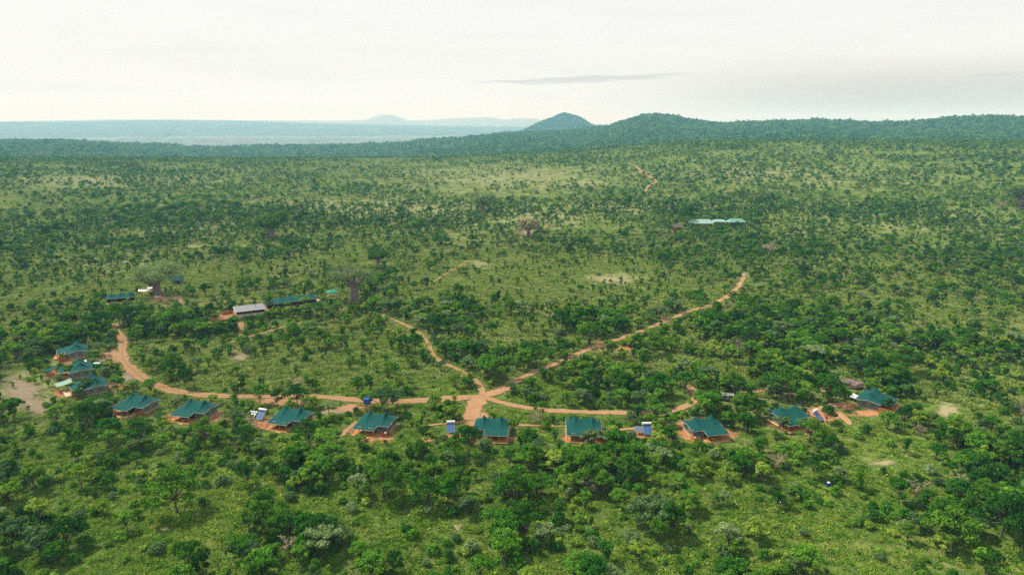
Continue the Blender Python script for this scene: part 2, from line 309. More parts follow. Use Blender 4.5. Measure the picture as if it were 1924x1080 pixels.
class MB:
    def __init__(s): s.v = []; s.f = []
    def box(s, x0, x1, y0, y1, z0, z1):
        i = len(s.v); s.v += [(x, y, z) for z in (z0, z1) for y in (y0, y1) for x in (x0, x1)]
        s.f += [tuple(i + k for k in q) for q in ((0, 2, 3, 1), (4, 5, 7, 6), (0, 1, 5, 4), (2, 6, 7, 3), (0, 4, 6, 2), (1, 3, 7, 5))]; return s
    def bar(s, a, b, r0, r1=None, n=6):
        r1 = r0 if r1 is None else r1; a = np.array(a, float); b = np.array(b, float); d = b - a; d /= np.linalg.norm(d) + 1e-9
        u = np.cross(d, (0, 0, 1) if abs(d[2]) < .9 else (1, 0, 0)); u /= np.linalg.norm(u); w = np.cross(d, u); i = len(s.v)
        for c, r in ((a, r0), (b, r1)):
            for k in range(n): q = c + r * (u * cos(2 * pi * k / n) + w * sin(2 * pi * k / n)); s.v.append(tuple(q))
        for k in range(n): s.f.append((i + k, i + (k + 1) % n, i + n + (k + 1) % n, i + n + k))
        s.f.append(tuple(i + k for k in range(n))[::-1]); s.f.append(tuple(i + n + k for k in range(n))); return s
    def poly(s, pts): i = len(s.v); s.v += [tuple(p) for p in pts]; s.f.append(tuple(range(i, i + len(pts)))); return s
    def build(s, name, mat, parent=None, smooth=False, **kw):
        me = bpy.data.meshes.new(name); me.from_pydata(s.v, [], s.f); me.update()
        bm = bmesh.new(); bm.from_mesh(me); bmesh.ops.recalc_face_normals(bm, faces=bm.faces); bm.to_mesh(me); bm.free()
        if smooth: me.polygons.foreach_set('use_smooth', np.ones(len(me.polygons), bool))
        return link(name, me, mat, parent, **kw)
def empty(name, loc, rz=0):
    o = bpy.data.objects.new(name, None); COL.objects.link(o); o.location = loc; o.rotation_euler = (0, 0, rz); o.empty_display_size = 1; return o
# ------------------------------------------------------------------ terrain
azs = np.concatenate([np.radians(np.arange(-180, -46, 4.0)), np.radians(np.arange(-46, 46.01, 0.2)), np.radians(np.arange(50, 180, 4.0))])
NA = len(azs)
def rings(lo, hi, k): return np.exp(np.linspace(np.log(lo), np.log(hi), k))
rr = np.concatenate([[0.5, 20, 45], rings(70, 1750, 210), rings(1750, 4200, 90)[1:], rings(4200, 8600, 60)[1:], rings(8600, 14500, 45)[1:], rings(14500, 23000, 45)[1:]])
AA, RR = np.meshgrid(azs, rr); X = np.sin(AA) * RR; Y = np.cos(AA) * RR; Z = T(X, Y)
# dry ground, by place
DRY = [(300, 560, 60, 30, .6), (60, 735, 80, 60, .9), (450, 670, 30, 18, .8), (1150, 525, 90, 18, .6), (905, 497, 40, 10, .7), (1780, 770, 50, 35, .5), (130, 640, 60, 30, .4), (200, 500, 160, 25, .55), (420, 465, 200, 20, .5),
       (560, 520, 90, 30, .45), (700, 400, 300, 30, .55), (960, 335, 260, 30, .42), (200, 340, 260, 20, .5), (1500, 330, 300, 25, .35), (1250, 390, 200, 12, .5), (1000, 410, 120, 25, .5), (1100, 345, 60, 8, .5), (1600, 420, 250, 30, .3), (1540, 490, 50, 10, .5), (1660, 860, 80, 18, .3), (1220, 880, 60, 15, .4), (740, 960, 50, 30, .3), (350, 420, 100, 25, .45), (880, 450, 100, 30, .5),
       (1840, 560, 40, 12, .4), (1000, 560, 160, 40, .25), (500, 640, 50, 10, .3)]
def blobs(px, py, lst):
    d = np.zeros_like(px)
    for cx, cy, rx, ry, a in lst:
        q = ((px - cx) / rx) ** 2 + ((py - cy) / ry) ** 2; d = np.maximum(d, a * np.exp(-q))
    return d
PXg, PYg = to_px(X, np.where(Y > 1, Y, 1e9), Z); dryv = np.where(Y > 60, blobs(PXg, PYg, DRY), 0) + (.20 * smst((RR - 200) / 160) + .12 * smst((RR - 400) / 400)) * (RR < 1900)
def sector(name, i0, i1, a0, a1, mat, close=False):
    na = a1 - a0 + 1; idx = np.arange((i1 - i0 + 1) * na).reshape(i1 - i0 + 1, na)
    cols = np.arange(a0, a1 + 1) % NA
    V = np.stack([X[i0:i1 + 1][:, cols], Y[i0:i1 + 1][:, cols], Z[i0:i1 + 1][:, cols]], -1)
    q = np.stack([idx[:-1, :-1], idx[1:, :-1], idx[1:, 1:], idx[:-1, 1:]], -1).reshape(-1, 4)[:, ::-1]
    me = np_mesh(name, V, q, smooth=True)
    a = me.attributes.new('dry', 'FLOAT', 'POINT'); a.data.foreach_set('value', dryv[i0:i1 + 1][:, cols].ravel().astype(np.float32))
    return tag(link(name, me, mat), kind='structure')
b0 = 3 + 209; b1 = b0 + 89; b2 = b1 + 59; b3 = b2 + 44; b4 = b3 + 44
ca, cb = [int(np.argmin(np.abs(azs - math.atan((p - 962) * cP / FP)))) for p in (935, 1170)]
sector('ground', 0, b0, 0, NA, M['ground']); sector('wooded_ridge', b0, b1, 0, NA, M['ridge'])
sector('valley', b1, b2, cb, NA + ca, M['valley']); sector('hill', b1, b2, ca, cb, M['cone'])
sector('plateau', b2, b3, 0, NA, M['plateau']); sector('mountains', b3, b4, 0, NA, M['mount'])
# haze
hz = MB().box(-23400, 23400, -23400, 23400, float(Z.min()) - 1.5, float(max(Z.max(), 150)) + 30).build('haze', None)
tag(hz, kind='stuff'); hz.display_type = 'WIRE'
m, t, o = new_mat('haze_air'); pv = N(t, 'ShaderNodeVolumePrincipled')
pv.inputs['Density'].default_value = 1.2e-4; pv.inputs['Color'].default_value = (0.33, 0.72, 1.0, 1); pv.inputs['Absorption Color'].default_value = (1, 1, 1, 1); pv.inputs['Anisotropy'].default_value = 0.0
L(t, pv.outputs[0], o.inputs['Volume']); hz.data.materials.append(m)
# ------------------------------------------------------------------ roads and bare ground
ROADS = [
 ('r', 4.2, [(222, 606), (205, 616), (225, 628), (236, 637), (230, 652), (226, 668), (237, 687), (262, 706), (272, 716), (300, 731), (345, 739), (410, 746), (480, 745), (560, 744), (620, 744), (660, 750), (690, 757), (760, 755), (820, 750), (870, 748), (905, 745)]),
 ('r', 5.0, [(880, 750), (905, 745), (940, 736), (975, 712)]),
 ('r', 3.6, [(975, 712), (1010, 697), (1060, 678), (1100, 657), (1145, 641), (1190, 630), (1240, 608), (1280, 590), (1320, 578), (1355, 565), (1380, 548), (1398, 520)]),
 ('r', 2.3, [(905, 745), (912, 724), (890, 708), (860, 693), (820, 678), (806, 655), (806, 640), (790, 625), (765, 612), (740, 600), (712, 590)]),
 ('r', 3.2, [(905, 745), (940, 760), (985, 768), (1040, 774), (1100, 775), (1160, 774), (1215, 778), (1250, 780), (1278, 772), (1303, 758), (1326, 748), (1314, 735), (1288, 722)]),
 ('r', 6.0, [(905, 745), (890, 765), (884, 792)]),
 ('r', 1.6, [(800, 800), (845, 795), (885, 792)]), ('r', 1.4, [(965, 799), (1015, 800), (1062, 801)]), ('r', 1.8, [(1138, 806), (1160, 812), (1200, 803), (1290, 796)]),
 ('r', 2.0, [(640, 822), (660, 800), (672, 790)]),
 ('t', 0.7, [(1418, 752), (1450, 757), (1500, 764), (1530, 769)]), ('t', 0.7, [(1418, 748), (1450, 753), (1500, 759), (1530, 764)]),
 ('r', 3.0, [(1525, 772), (1545, 768), (1580, 757)]), ('r', 2.4, [(1575, 775), (1600, 800)]), ('r', 2.6, [(1400, 738), (1440, 732)]),
 ('r', 1.8, [(430, 645), (470, 632), (510, 622), (572, 604)]), ('r', 2.2, [(378, 570), (430, 568), (492, 565)]), ('r', 2.2, [(447, 596), (455, 612), (452, 640)]),
 ('r', 1.5, [(815, 530), (832, 518), (850, 510), (866, 499), (882, 490)]),
 ('f', 3.6, [(1178, 308), (1200, 318), (1206, 326), (1222, 334), (1236, 343), (1218, 350), (1212, 362)]), ('f', 2.5, [(478, 378), (500, 373), (520, 369)]),
 ('t', 0.8, [(800, 632), (830, 628), (860, 621), (900, 618), (960, 616)]), ('r', 1.6, [(395, 430), (430, 410)]), ('r', 2.0, [(985, 440), (1010, 432), (1040, 424)]),
]
ROADPTS = []
def drape(pts, w, name, mat, lift, nz=0.35):
    P = np.array(pts); seg = np.hypot(*np.diff(P, axis=0).T); s = np.concatenate([[0], np.cumsum(seg)]); n = max(4, int(s[-1] / 1.6))
    u = np.linspace(0, s[-1], n); C = np.stack([np.interp(u, s, P[:, 0]), np.interp(u, s, P[:, 1])], 1)
    for _ in range(3): C[1:-1] = (C[:-2] + 2 * C[1:-1] + C[2:]) / 4
    for _ in range(2):
        k = max(1, min(5, n // 6)); Cp = np.pad(C, ((k, k), (0, 0)), 'edge'); C2 = np.stack([np.convolve(Cp[:, j], np.ones(2 * k + 1) / (2 * k + 1), 'valid') for j in (0, 1)], 1); C2[0] = C[0]; C2[-1] = C[-1]; C = C2
    tn = np.gradient(C, axis=0); tn /= np.linalg.norm(tn, axis=1)[:, None] + 1e-9; nn = np.stack([-tn[:, 1], tn[:, 0]], 1)
    ROADPTS.append((C, w, .6 if len(ROADPTS) == 0 else .93 if len(ROADPTS) in (1, 2) else .8))
    K = 7; us = np.linspace(-1, 1, K); wl = w * (0.75 + nz * vnoise(C[:, 0], C[:, 1], 5, 21)[:, None] * 2 * np.ones(K))
    XY = C[:, None, :] + nn[:, None, :] * (us[None, :] * wl * 0.47)[..., None]
    zz = T(XY[..., 0], XY[..., 1]) + lift - 0.0 * np.abs(us)[None]
    V = np.concatenate([XY, zz[..., None]], -1).reshape(-1, 3); idx = np.arange(n * K).reshape(n, K)
    q = np.stack([idx[:-1, :-1], idx[:-1, 1:], idx[1:, 1:], idx[1:, :-1]], -1).reshape(-1, 4)[:, ::-1]
    me = np_mesh(name, V, q, smooth=True); a = me.attributes.new('edge', 'FLOAT', 'POINT')
    ed = np.tile(np.clip((1 - np.abs(us)) * 1.6, 0, 1.1), (n, 1)); ed[0] *= .2; ed[-1] *= .2; a.data.foreach_set('value', ed.ravel().astype(np.float32))
    vg = np.zeros((n, K)); vg[:, K // 2] = 1.25 * (w < 5); a = me.attributes.new('verge', 'FLOAT', 'POINT'); a.data.foreach_set('value', vg.ravel().astype(np.float32))
    return tag(link(name, me, mat), kind='structure')
for i, (kd, w, pts) in enumerate(ROADS):
    g = [at(*p) for p in pts]; drape(g, w, 'dirt_road' if kd != 't' else 'wheel_track', M['road'] if kd != 't' else M['pale_dirt'], {'r': .14, 't': .12, 'f': .7}[kd] + 0.006 * i)
PCLR = []
PATCHES = [  # column, row, half width (px), half height (px), material
 (655, 768, 45, 11, 'road'), (618, 775, 30, 9, 'tan_dirt'), (530, 755, 80, 8, 'road'), (215, 672, 28, 22, 'road'), (198, 682, 34, 12, 'tan_dirt'), (240, 708, 26, 16, 'tan_dirt'), (215, 725, 30, 10, 'red_dirt'),
 (1175, 656, 24, 11, 'red_dirt'), (1248, 601, 12, 7, 'road'), (1135, 650, 22, 12, 'road'), (40, 735, 50, 42, 'tan_dirt'), (75, 765, 45, 25, 'tan_dirt'), (450, 671, 22, 11, 'tan_dirt'), (905, 495, 22, 6, 'pale_dirt'), (1150, 525, 60, 12, 'pale_dirt'),
 (370, 785, 62, 16, 'red_dirt'), (240, 768, 48, 13, 'red_dirt'), (530, 795, 66, 18, 'red_dirt'), (702, 815, 60, 18, 'red_dirt'), (928, 826, 52, 11, 'red_dirt'), (900, 790, 30, 22, 'road'), (1100, 822, 55, 14, 'red_dirt'), (1325, 818, 64, 18, 'red_dirt'), (1300, 795, 40, 14, 'red_dirt'),
 (1490, 800, 48, 16, 'red_dirt'), (1545, 780, 38, 20, 'red_dirt'), (1640, 776, 48, 9, 'red_dirt'), (1592, 762, 24, 10, 'red_dirt'), (1210, 815, 40, 10, 'red_dirt'), (300, 563, 26, 9, 'road'), (335, 562, 14, 10, 'road'), (430, 595, 35, 12, 'red_dirt'),
 (130, 672, 42, 12, 'red_dirt'), (110, 705, 30, 12, 'red_dirt'), (125, 740, 34, 12, 'red_dirt'), (845, 820, 22, 7, 'red_dirt'), (800, 826, 16, 5, 'red_dirt'), (1780, 770, 38, 22, 'pale_dirt'), (1660, 870, 40, 9, 'pale_dirt'), (660, 515, 22, 6, 'pale_dirt'), (990, 437, 20, 7, 'tan_dirt'), (1395, 516, 18, 7, 'pale_dirt'),
 (1545, 733, 9, 4, 'red_dirt'), (540, 575, 60, 9, 'red_dirt'), (1480, 740, 20, 5, 'pale_dirt'), (310, 995, 14, 6, 'pale_dirt'), (860, 990, 12, 10, 'pale_dirt'), (1270, 432, 14, 8, 'red_dirt')]
for i, (cx, cy, rx, ry, mt) in enumerate(PATCHES):
    K, Q = 24, 6; ph = rnd.random() * 9
    if mt != 'tan_dirt' or cx > 300: qx, qy = at(cx, cy); PCLR.append((qx, qy, .62 * rx * math.hypot(qx, qy) / FP))
    jj, kk = np.meshgrid(np.arange(Q + 1), np.arange(K), indexing='ij'); jj = jj.ravel(); th = 2 * pi * kk.ravel() / K
    w = (1 + .18 * np.sin(2 * th + ph) + .14 * np.sin(3 * th + 2 * ph) + .08 * np.sin(5 * th + 3 * ph)) * jj / Q * 1.15
    x, y = at_v(cx + rx * w * np.cos(th), cy + ry * w * np.sin(th)); V = np.stack([x, y, T(x, y) + .04 + .0015 * i], 1).tolist()
    ed = np.maximum(0, 1.15 * (1 - jj / Q)) + .02
    F_ = [(j * K + k, j * K + (k + 1) % K, (j + 1) * K + (k + 1) % K, (j + 1) * K + k) for j in range(Q) for k in range(K)]
    me = bpy.data.meshes.new('bare_ground'); me.from_pydata(V, [], F_); me.update()
    a = me.attributes.new('edge', 'FLOAT', 'POINT'); a.data.foreach_set('value', np.array(ed, np.float32))
    tag(link('bare_ground', me, M[mt]), kind='structure')
# ------------------------------------------------------------------ cabins
def cell_roof(eave, ridge_fn, x0, x1, yr, yf, yb, notch=None, yext=None, eb=None, drop=0.45, nx=36, pw=1.35, thick=0.05):
    """stretched canvas: ridge line at y=yr whose height along x is ridge_fn, concave slopes down to the front (yf) and back (yb);
    notch: (xa, xb) range of x whose slope goes on to y=yext"""
    ys = np.unique(np.concatenate([np.linspace(yr, yf, 9), np.linspace(yr, yb, 8)] + ([np.linspace(yf, yext, 5)] if yext is not None else [])))
    xs = np.linspace(x0, x1, nx)
    if notch: xs = np.unique(np.concatenate([xs, np.array(notch)]))
    def z(x, y):
        r = ridge_fn(x)
        if y >= yr: t = 1 - (y - yr) / (yb - yr); return (eb or eave) + (r - (eb or eave)) * max(t, 0) ** pw
        t = 1 - (yr - y) / (yr - yf)
        if t >= 0: return eave + (r - eave) * t ** pw
        return eave - drop * (-(y - yf)) / abs(yext - yf)
    V = [(x, y, z(x, y) + .03 * sin(x * 5.1 + y * 3)) for y in ys for x in xs]; nxs = len(xs); Fc = []
    for j in range(len(ys) - 1):
        for i in range(nxs - 1):
            ym = (ys[j] + ys[j + 1]) / 2; xm = (xs[i] + xs[i + 1]) / 2
            if ym < yf and not (notch and notch[0] < xm < notch[1]): continue
            a = j * nxs + i; Fc.append((a, a + 1, a + 1 + nxs, a + nxs))
    # underside and rim, so that the sheet has a real thickness
    n = len(V); V += [(x, y, zz - thick) for x, y, zz in V]; E = {}
    for f in Fc:
        for a, b in zip(f, f[1:] + f[:1]): E[(a, b)] = 1
    rim = [(b, a, a + n, b + n) for a, b in E if (b, a) not in E]
    return V, Fc + [tuple(q + n for q in f[::-1]) for f in Fc] + rim, z, rim
def mesh_obj(name, V, Fc, mat, parent, smooth=False):
    used = sorted({i for f in Fc for i in f}); mp = {k: i for i, k in enumerate(used)}
    me = bpy.data.meshes.new(name); me.from_pydata([V[i] for i in used], [], [tuple(mp[i] for i in f) for f in Fc]); me.update()
    o = link(name, me, mat, parent)
    if smooth: me.polygons.foreach_set('use_smooth', np.ones(len(me.polygons), bool))
    return o
CLEAR = []     # (x, y, radius, hides) places that plants keep off
def cabin(px, py, yaw, mirror, label, extra='', hw=4.75, stilt=0.5):
    sgn = -1 if mirror else 1; fx, fy = at(px, py, 2.6)       # porch front centre
    a = R(yaw); ox, oy = 1.5 * sgn, -5.2
    cx = fx - (ox * cos(a) - oy * sin(a)); cy = fy - (ox * sin(a) + oy * cos(a)); cz = T1(cx, cy) - 0.1
    r = empty('safari_tent', (cx, cy, cz), a); tag(r, label, 'tent', 'green canvas tents in an arc along the camp')
    CLEAR.append((cx, cy, 8.8, 1)); X = lambda x0, x1: (min(sgn * x0, sgn * x1), max(sgn * x0, sgn * x1))
    fl = stilt
    def rf(x):
        x = x * sgn; p = [(-4.9, 3.15), (-3.9, 3.7), (-2.9, 4.25), (-2.35, 5.35), (-1.7, 4.5), (-.3, 4.22), (1.2, 4.3), (2.0, 4.6), (2.5, 5.45), (3.1, 4.4), (4.0, 3.8), (4.95, 3.2)]
        return float(np.interp(x, [q[0] for q in p], [q[1] for q in p])) + fl - .35
    nx_ = X(-1.7, 4.95)
    V, Fc, zf, rim = cell_roof(2.3 + fl - .1, rf, -4.95, 4.95, 1.3, -2.6, 4.9, nx_, -5.2, 2.2 + fl)
    mesh_obj('roof', V, Fc, M['canvas'], r, True)
    t = MB()
    def edge(x0, y0, x1, y1, k=8):
        for i in range(k):
            u, v = i / k, (i + 1) / k; xa, ya, xb, yb = x0 + (x1 - x0) * u, y0 + (y1 - y0) * u, x0 + (x1 - x0) * v, y0 + (y1 - y0) * v
            t.bar((sgn * xa, ya, zf(sgn * xa, ya) - .06), (sgn * xb, yb, zf(sgn * xb, yb) - .06), .06, n=5)
    edge(-1.7, -5.2, 4.95, -5.2); edge(-4.95, -2.6, -1.72, -2.6); edge(-1.7, -2.62, -1.7, -5.2, 3); edge(-4.95, 4.9, -4.95, -2.6, 10); edge(4.95, -5.2, 4.95, 4.9, 12)
    t.build('roof_edge', M['trim'], r)
    # deck: frame, boards, stilts
    d = MB(); d.box(*X(-1.9, 4.9), -5.75, -2.2, fl - .14, fl); d.build('deck', M['wood'], r)
    d = MB(); d.box(*X(-1.95, 4.95), -5.84, -5.752, fl - .3, fl + .02); xx = X(-1.99, -1.903); d.box(*xx, -5.75, -2.9, fl - .3, fl + .02); xx = X(4.903, 4.99); d.box(*xx, -5.75, 4.2, fl - .3, fl + .02); d.build('deck_fascia', M['wood_pale'], r)
    d = MB(); d.box(*X(-4.6, 4.88), -2.19, 4.3, fl - .2, fl - .01); d.build('tent_floor', M['wood_pale'], r)
    for x in (-4.4, -1.7, 1.5, 4.6):
        for y in (-5.5, -1.9, 1.2, 4.1):
            if x == -4.4 and y == -5.5: continue
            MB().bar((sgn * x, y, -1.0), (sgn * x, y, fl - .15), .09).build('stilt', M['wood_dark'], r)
    # canvas room
    w = MB(); H = 2.25 + fl; x0, x1 = X(-4.35, 4.4)
    w.box(x0, x1, 3.95, 4.02, fl, H); w.box(x0, x0 + .07, -1.95, 3.949, fl, H + .15); w.box(x1 - .07, x1, -1.95, 3.949, fl, H + .15); w.box(x0 + .071, x1 - .071, -1.95, -1.88, fl, H); w.build('canvas_wall', M['tent_wall'], r)
    for s_, e in ((x0, 1), (x1, -1)):                       # gable pieces up to the ridge, following the roof
        xs = s_ + .035 * e; pts = [(y, zf(xs, y) - .09) for y in np.linspace(-1.9, 3.9, 9)]
        g = MB(); g.poly([(xs, 3.9, H + .15), (xs, -1.9, H + .15)] + [(xs, y, max(z, H + .16)) for y, z in pts]); g.build('gable', M['tent_wall'], r)
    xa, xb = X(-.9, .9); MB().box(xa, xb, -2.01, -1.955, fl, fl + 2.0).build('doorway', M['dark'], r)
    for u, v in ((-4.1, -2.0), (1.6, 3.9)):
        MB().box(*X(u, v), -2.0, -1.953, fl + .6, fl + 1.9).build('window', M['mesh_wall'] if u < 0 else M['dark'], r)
    for s_ in (-1, 1):
        for y in (-.9, 1.6):
            xs = (x1 + .03) if s_ > 0 else (x0 - .03); MB().box(xs - .025, xs + .025, y, y + 1.5, fl + .7, fl + 1.7).build('side_window', M['mesh_wall'], r)
    # porch posts, rail
    for x in (-1.55, .6, 2.75, 4.75):
        MB().bar((sgn * x, -5.1, fl), (sgn * x, -5.1, fl + 1.75), .085).build('post', M['wood'], r)
    MB().bar((sgn * 4.75, -2.2, fl), (sgn * 4.75, -2.2, fl + 2.0), .08).build('post', M['wood'], r)
    g = MB(); g.bar((sgn * 4.8, -5.1, fl + .95), (sgn * 4.8, -2.3, fl + .95), .045)
    g.bar((sgn * 4.8, -5.1, fl + .5), (sgn * 4.8, -2.3, fl + .5), .03)
    g.build('railing', M['wood'], r)
    # outdoor shower behind a plank screen in the notch
    sh = MB(); k = 0
    ya, yb = -4.5, -2.75
    for x in np.arange(-5.2, -3.4, .2): sh.box(*X(x, x + .17), ya, ya + .05, .1, fl + 1.15 + .06 * sin(x * 9))
    for y in np.arange(ya + .06, -2.1, .2): sh.box(*X(-5.26, -5.21), y, y + .17, .1, fl + 1.55 + .06 * sin(y * 9))
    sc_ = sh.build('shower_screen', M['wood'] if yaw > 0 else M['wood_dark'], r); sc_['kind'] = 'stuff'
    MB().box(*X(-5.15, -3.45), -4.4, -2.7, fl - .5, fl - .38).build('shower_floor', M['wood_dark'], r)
    b = MB(); n = 10
    for i in range(n): pass
    b.bar((sgn * -4.3, -3.0, fl - .3), (sgn * -4.3, -3.0, fl + .42), .07, .09, 8); b.bar((sgn * -4.3, -3.0, fl + .42), (sgn * -4.3, -3.0, fl + .62), .2, .36, 10); b.build('wash_basin', M['white'], r)
    s2 = MB()
    for i in range(3): s2.box(*X(-.2, 1.5), -6.15 - .3 * i, -5.86 - .3 * i, fl - .2 - .2 * i - .06, fl - .2 - .2 * i)
    s2.build('steps', M['wood_pale'], r)
    if 'patch' in extra:
        p = MB()
        for u in (-.9, 2.4): p.bar((sgn * u, -4.2, zf(sgn * u, -4.2) + .04), (sgn * (u + 1.3), -4.2, zf(sgn * (u + 1.3), -4.2) + .04), .05, n=4)
        p.build('roof_patch', M['trim'], r)
    return r, fl, sgn
def local(r, x, y, z):
    a = r.rotation_euler.z; return (r.location.x + x * cos(a) - y * sin(a), r.location.y + x * sin(a) + y * cos(a), r.location.z + z)
def chair(r, x, y, z, rz, label, mat='wood'):
    c = empty('deck_chair', local(r, x, y, z), r.rotation_euler.z + rz); tag(c, label, 'chair', 'chairs on the tent porches')
    MB().box(-.32, .32, -.3, .3, .36, .44).build('seat', M[mat], c); b = MB(); b.box(-.32, .32, .3, .37, .40, .98); b.build('backrest', M[mat], c)
    for sx in (-.28, .28):
        for sy in (-.25, .25): MB().bar((sx, sy, 0), (sx, sy, .359), .035, n=5).build('leg', M['wood_dark'], c)
        MB().box(sx - .05, sx + .05, -.3, .299, .62, .67).build('armrest', M['wood_dark'], c)
def table(r, x, y, z, label):
    c = empty('porch_table', local(r, x, y, z), r.rotation_euler.z); tag(c, label, 'table', 'tables on the tent porches')
    MB().box(-.45, .45, -.35, .35, .66, .72).build('table_top', M['wood_pale'], c)
    for sx in (-.38, .38):
        for sy in (-.28, .28): MB().bar((sx, sy, 0), (sx, sy, .659), .035, n=5).build('leg', M['wood_dark'], c)
TENTS = [  # column, row of the porch eave centre, yaw, mirrored, landmark words, label
 (106, 659, -58, 1, 'the uppermost tent at far left', 'green peaked tent, uppermost of the three tents at far left', 'n'),
 (109, 695, -54, 1, 'the middle tent at far left', 'green peaked tent with green awning sheet, middle of the three at far left', 'n'),
 (131, 725, -50, 1, 'the tent beside the plunge pool', 'green peaked tent beside the small white rimmed plunge pool', 'n'),
 (222, 767, -20, 1, 'the fourth tent from the left', 'green peaked tent with wide orange front deck, right of the curved sandy drive', ''),
 (336, 779, -15, 1, 'the fifth tent from the left', 'green tent with furnished orange deck and plank shower screen on its right', ''),
 (519, 793, -17, 1, 'the tent with blue panel on its left', 'green tent with a solar panel and blue water heater on its left', 'patch'),
 (682, 804, -15, 1, 'the tent under the blue tank', 'green tent with a blue water tank rising behind its left peak', 'patch'),
 (930, 816, -5, 0, 'the tent below the road junction', 'green tent straight below the road junction with timber posted porch', ''),
 (1088, 815, -3, 1, 'the tent right of the junction tent', 'green two peaked tent in a clearing, first to the right of the road junction', 'patch'),
 (1350, 814, 12, 0, 'the tent on the wide orange clearing', 'green tent with open porch and plank shower on a wide orange dirt pad', ''),
 (1501, 797, 18, 1, 'the second tent from the right', 'green tent with long grey side wall, second from the right end of the arc', ''),
 (1684, 754, 48, 0, 'the rightmost tent', 'rightmost green tent with grey side wall and tall plank screen', 'patch')]
TR = []
for px, py, yaw, mi, lm, lab, ex in TENTS:
    TR.append(cabin(px, py, yaw, mi, lab, ex, stilt=.9 if px == 1501 else .5))
chn = {4: 3, 7: 3, 9: 3, 3: 2, 8: 1}; nm = {3: 'the fourth tent from the left', 4: 'the fifth tent from the left', 7: 'the tent below the road junction', 8: 'the first tent right of the junction', 9: 'the tent on the wide orange clearing'}
for k, n in chn.items():
    r, fl, sg = TR[k]
    for i in range(n):
        chair(r, sg * (-.6 + 1.35 * i), -4.2 + .3 * (i % 2), fl, (0, .6, -.5, .2)[i], ['outermost', 'second', 'innermost', 'spare'][i] + ' chair on the porch of ' + nm[k], ('wood', 'wood_dark', 'wood', 'tent_wall')[i])
    if n > 2: table(r, sg * .1, -4.9, fl, 'small table on the porch of ' + nm[k])
# ------------------------------------------------------------------ solar water heaters, panels, tank
def heater(px, py, yaw, label, s=1.0):
    x, y = at(px, py); c = empty('solar_water_heater', (x, y, T1(x, y)), R(yaw)); c.scale = (s, s, s); tag(c, label, 'water heater', 'blue solar water heaters beside the tents')
    CLEAR.append((x, y, 3.6, 1))
    w = .95; m_ = MB(); a = R(38); P = lambda u, v, h: (u, v * cos(a) - h * sin(a), 1.3 + v * sin(a) + h * cos(a))
    i = len(m_.v); m_.v += [P(u, v, h) for h in (0, .1) for v in (-1.35, 1.25) for u in (-w, w)]; m_.f += [tuple(i + k for k in q) for q in ((0, 2, 3, 1), (4, 5, 7, 6), (0, 1, 5, 4), (2, 6, 7, 3), (0, 4, 6, 2), (1, 3, 7, 5))]
    m_.build('collector_panel', M['collector'], c)
    fr = MB(); fr.bar(P(-w, -1.35, .1), P(-w, 1.25, .1), .05, n=4); fr.bar(P(w, -1.35, .1), P(w, 1.25, .1), .05, n=4); fr.bar(P(-w, -1.35, .1), P(w, -1.35, .1), .05, n=4); fr.bar(P(0, -1.35, .11), P(0, 1.25, .11), .03, n=4); fr.build('collector_frame', M['steel'], c)
    t = P(0, 1.45, .25); MB().bar((-w - .1, t[1], t[2]), (w + .1, t[1], t[2]), .32, n=14).build('storage_tank', M['white'], c, smooth=False)
    for sx in (-w + .1, w - .1):
        MB().bar((sx, P(0, 1.1, 0)[1], 0), (sx, P(0, 1.1, 0)[1], P(0, 1.1, 0)[2]), .05, n=5).build('leg', M['wood'], c); MB().bar((sx, P(0, -1.1, 0)[1], 0), (sx, P(0, -1.1, 0)[1], P(0, -1.1, 0)[2]), .05, n=5).build('leg', M['wood'], c)
def panel(px, py, yaw, label, tilt=22):
    x, y = at(px, py); c = empty('solar_array', (x, y, T1(x, y)), R(yaw)); tag(c, label, 'solar panel', 'tilted solar panels beside the water heaters')
    a = R(tilt); P = lambda u, v, h: (u, v * cos(a) - h * sin(a), 1.5 + v * sin(a) + h * cos(a))
    def slab(u0, u1, v0, v1, h0, h1): m_ = MB(); m_.v += [P(u, v, h) for h in (h0, h1) for v in (v0, v1) for u in (u0, u1)]; m_.f += [(0, 2, 3, 1), (4, 5, 7, 6), (0, 1, 5, 4), (2, 6, 7, 3), (0, 4, 6, 2), (1, 3, 7, 5)]; return m_
    slab(-1.25, 1.25, -1.1, 1.1, -.05, .03).build('panel_frame', M['steel'], c)
    for u in range(3):
        for v in range(2): slab(-1.19 + .81 * u, -.43 + .81 * u, -1.04 + 1.07 * v, -.03 + 1.07 * v, .031, .05).build('pane', M['pv'], c)
    for u, v in ((-1, -.9), (1, -.9), (-1, .9), (1, .9)): q = P(u, v, -.05); MB().bar((u, q[1], 0), (u, q[1], q[2]), .05, n=5).build('leg', M['wood'], c)
panel(474, 786, -12, 'pale solar panel left of the blue water heater beside the tent in the left half')
heater(491, 788, -14, 'blue solar water heater touching the left side of the tent, next to a solar panel', 1.15)
heater(847, 812, 4, 'blue solar water heater alone in the bush left of the tent below the road junction', 1.15)
panel(1201, 815, -8, 'solar panel with six cells standing between two tents, left of a blue heater')
heater(1216, 816, 3, 'blue solar water heater with white tank, between two tents and right of a solar panel', 1.2)
heater(1536, 790, 40, 'blue solar water heater on orange dirt right of the second tent from the right', 1.15)
panel(1561, 778, 60, 'thin tilted solar panel behind the bush between the two rightmost tents', 30)
heater(157, 692, -50, 'white topped solar water heater behind the middle tent at far left', 1.0)
x, y = at(684, 795); x += .2; y += 4.5
c = empty('water_tank', (x, y, T1(x, y)), R(-15)); tag(c, 'bright blue square water tank on a timber stand behind the tent', 'water tank'); CLEAR.append((x, y, 2.5, 1))
tk = MB().box(-.85, .85, -.85, .85, 4.3, 5.95); tb = tk.build('tank_body', M['blue'], c)
